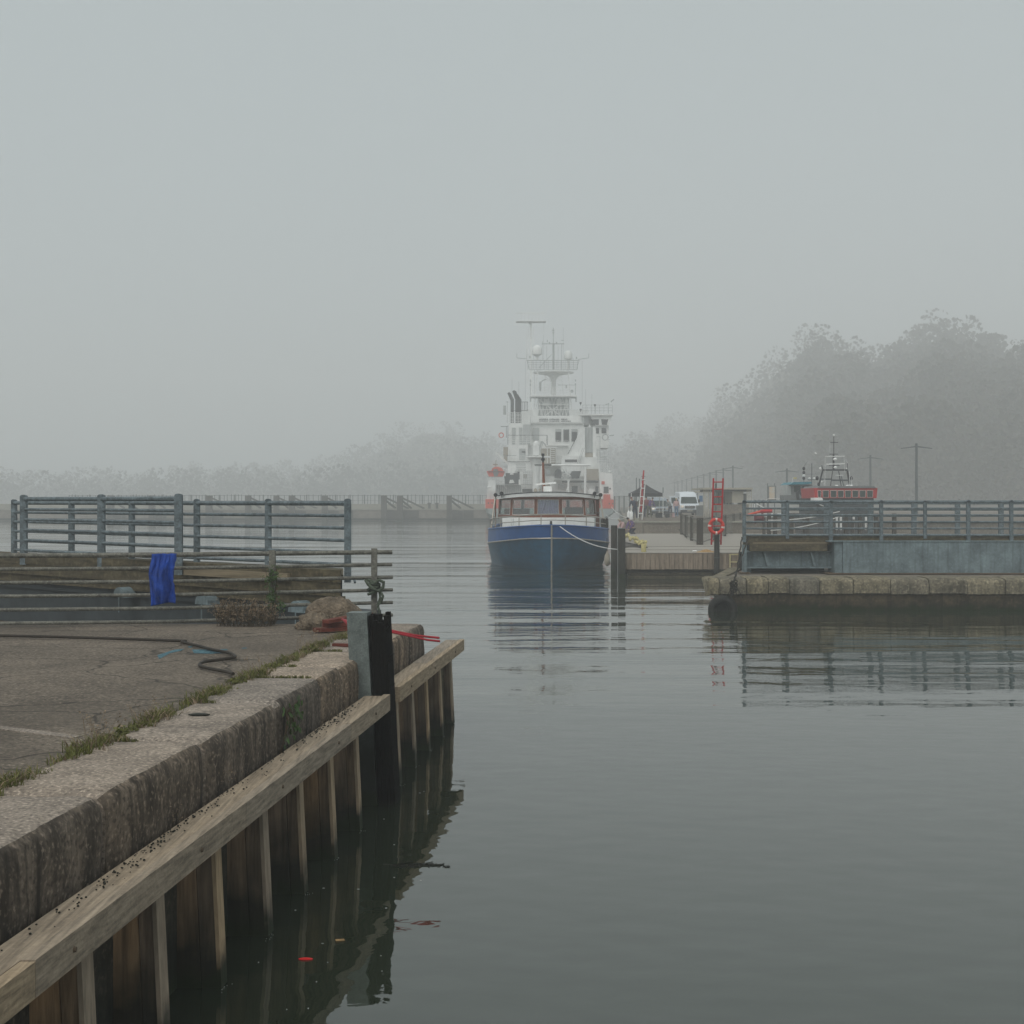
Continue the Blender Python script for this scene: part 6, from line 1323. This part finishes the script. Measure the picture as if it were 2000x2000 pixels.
SB('mast_lights', 'ship_grey', [((1073, 668), (1073, 671), 2), ((1087, 668), (1087, 671), 2), ((1060, 666), (1060, 671), .8), ((1069, 664), (1069, 668), 1.2), ((1096, 665), (1101, 665), 1.0), ((1036, 741), (1036, 747), 1.8), ((1036, 749), (1036, 754), 2), ((1036, 755), (1036, 772), .9), ((1124, 741), (1124, 745), 1.8), ((1124, 749), (1124, 753), 2.2), ((1124, 754), (1124, 772), .9), ((1090, 752), (1122, 752), .8), ((1036, 777), (1036, 785), 2), ((1125, 777), (1125, 785), 2), ((1106, 752), (1106, 758), 2), ((1035, 695), (1035, 700), 2.5), ((1126, 697), (1126, 701), 2)], Yq-2.6)
SB('yard_aerials', 'ship_grey', [((1009.5, 690), (1009.5, 699), .8), ((1009.5, 699), (1029, 701), .9), ((1150, 690), (1150, 699), .8), ((1150, 699), (1129, 702), .9), ((1029, 680), (1029, 704), .5), ((1044, 722), (1044, 770), .5), ((1137, 705), (1137, 785), .4), ((1026, 704), (1026, 785), .4), ((1013.5, 745), (1013.5, 780), .5)], Yq-2.4)
MB().tube([P(1056, 760, Yq-3), P(1055, 748, Yq-3), P(1060, 743, Yq-3), P(1067, 740.5, Yq-3)], .10, 6).build('radar_scanner', 'ship_grey', sh_); lath('radar_gearbox', P(1055, 760, Yq-3), ((1.5, -4), (2.5, 4), (2.6, 14), (0, 17)), 'ship_grey')
torus(MB(), P(1117, 764, Yq-3), .14, .09, 16, 8).build('horn', 'ship_grey', sh_)
# more rails, ladders, aerials and lattice
for a in ((1031, 1140, 815, 826, 12.4, 12, 4), (1068, 1110, 860, 870, 12.2, 6, 3), (993, 1030, 890, 901.5, 8.6, 6, 4), (1018, 1062, 938, 947, 5, 7, 3), (1084, 1136, 925, 934.5, 3.2, 8, 3), (1138, 1172, 905, 916, 5, 5, 3), (1160, 1172, 862, 876, 12, 3, 4), (1174, 1198, 905, 925, 2, 4, 6), (952, 972, 955, 975, .8, 4, 5)): SR('guard_rail', a[0], a[1], a[2], a[3], Ysh+a[4], a[5], a[6], 'ship_white', .4)
SB('lattice', 'ship_white', [((1050+i*7, 775), (1057+i*7, 812), .7) for i in range(9)]+[((1057+i*7, 775), (1050+i*7, 812), .7) for i in range(9)]+[((1046, 790), (1116, 790), .8), ((1046, 800), (1116, 800), .8)], Yq-2.2)
SB('lattice', 'ship_white', [((1066, 722+10*k), (1096, 732+10*k), .5) for k in range(5)]+[((1096, 722+10*k), (1066, 732+10*k), .5) for k in range(5)]+[((1066, 722), (1062, 772), .9), ((1096, 722), (1100, 772), .9)], Yq-1.8)
SB('stair', 'ship_grey', [((1128, 905), (1138, 875), .8), ((1131, 905), (1141, 875), .8), ((1018, 868), (1028, 850), .8), ((1021, 868), (1031, 850), .8), ((1141, 940), (1152, 962), .8), ((1062, 940), (1072, 962), .9)], Ysh+5.2)
for px, y0, y1, dy in ((1144, 760, 810, 14), (1156, 770, 808, 14), (1120, 700, 722, 16), (1042, 690, 722, 16), (1000, 740, 800, 12), (1170, 830, 905, 8), (1188, 560+310, 925, 4), (1100, 640, 722, 16), (1062, 655, 722, 16)): SB('whip_aerial', 'ship_grey', [((px, y0), (px, y1), .4)], Ysh+dy)
for px, py, w_, h_, m_, dy in ((1065, 915, 9, 12, 'ship_grey', 4.5), (1022, 926, 8, 8, 'ship_tan', 7), (1062, 945, 12, 10, 'ship_tan', 5), (1090, 946, 14, 8, 'ship_grey', 5.4), (1135, 944, 9, 12, 'ship_grey', 5), (1150, 955, 10, 9, 'ship_white', 3), (1030, 962, 20, 8, 'ship_grey', 3.4), (1175, 940, 6, 6, 'orange', 1.9), (1005, 912, 7, 9, 'ship_white', 8.5), (1040, 905, 6, 12, 'ship_grey', 8)): S('deck_locker', m_, (px, py, px+w_, py+h_), Y=Ysh+dy, d=.8)
# fore mast with barred platform, far forward
Yf = Ysh+44; SB('fore_mast', 'ship_white', [((1037, 628), (1038, 820), 3.2), ((1042, 640), (1043, 800), 1.0), ((1032, 640), (1031, 800), 1.0), ((1008, 611.5), (1066, 611.5), 1.8), ((1010, 629), (1066, 629), 2.0), ((1065, 586), (1065, 611), .5), ((1062, 632), (1062, 680), .5), ((1028, 650), (1028, 700), .6)]+[((1018+7*k, 612), (1018+7*k, 628), .8) for k in range(7)]+[((1030+2*k, 629), (1037, 634), 1.4) for k in range(3)], Yf)
MB().box(PX(1008, Yf), PX(1066, Yf), Yf-1.2, Yf+1.2, PZ(629.2, Yf), PZ(628.6, Yf)).build('fore_platform', 'ship_white', sh_)
MB().rect(1020, 800, 1150, 975, Ysh+26, 14).build('forward_house', 'ship_white', sh_)
# bow mooring lines of the ship to the quay
for i, (a, b_, ya, L) in enumerate((((1194, 990), (1230, 1014), 165, 'long pale mooring line from the ship quarter down to the quay edge'), ((1184, 1006), (1218, 1011), 176, 'short pale mooring line low at the ship stern beside the quay'))):
    MB().tube([P(a[0], a[1], ya).lerp(Vector((PX(b_[0], 104), 104, ZU+.02)), t/8)-Vector((0, 0, .25*4*t/8*(1-t/8))) for t in range(9)], .035, 5).build('mooring_line', 'rope_white', label=L, cat='rope')
# gull
MB().add([P(1590, 885, 90), P(1593, 882, 90), P(1594, 884.5, 90), P(1596, 886, 90), P(1593, 886.2, 90.1)], [(0, 1, 2), (2, 3, 4), (0, 2, 4)]).ball(P(1593.5, 885.5, 90), .09, .05, .04, 8, 5).build('gull', 'white_paint', fix=False, label='small white gull flying above the boats at the right', cat='bird')
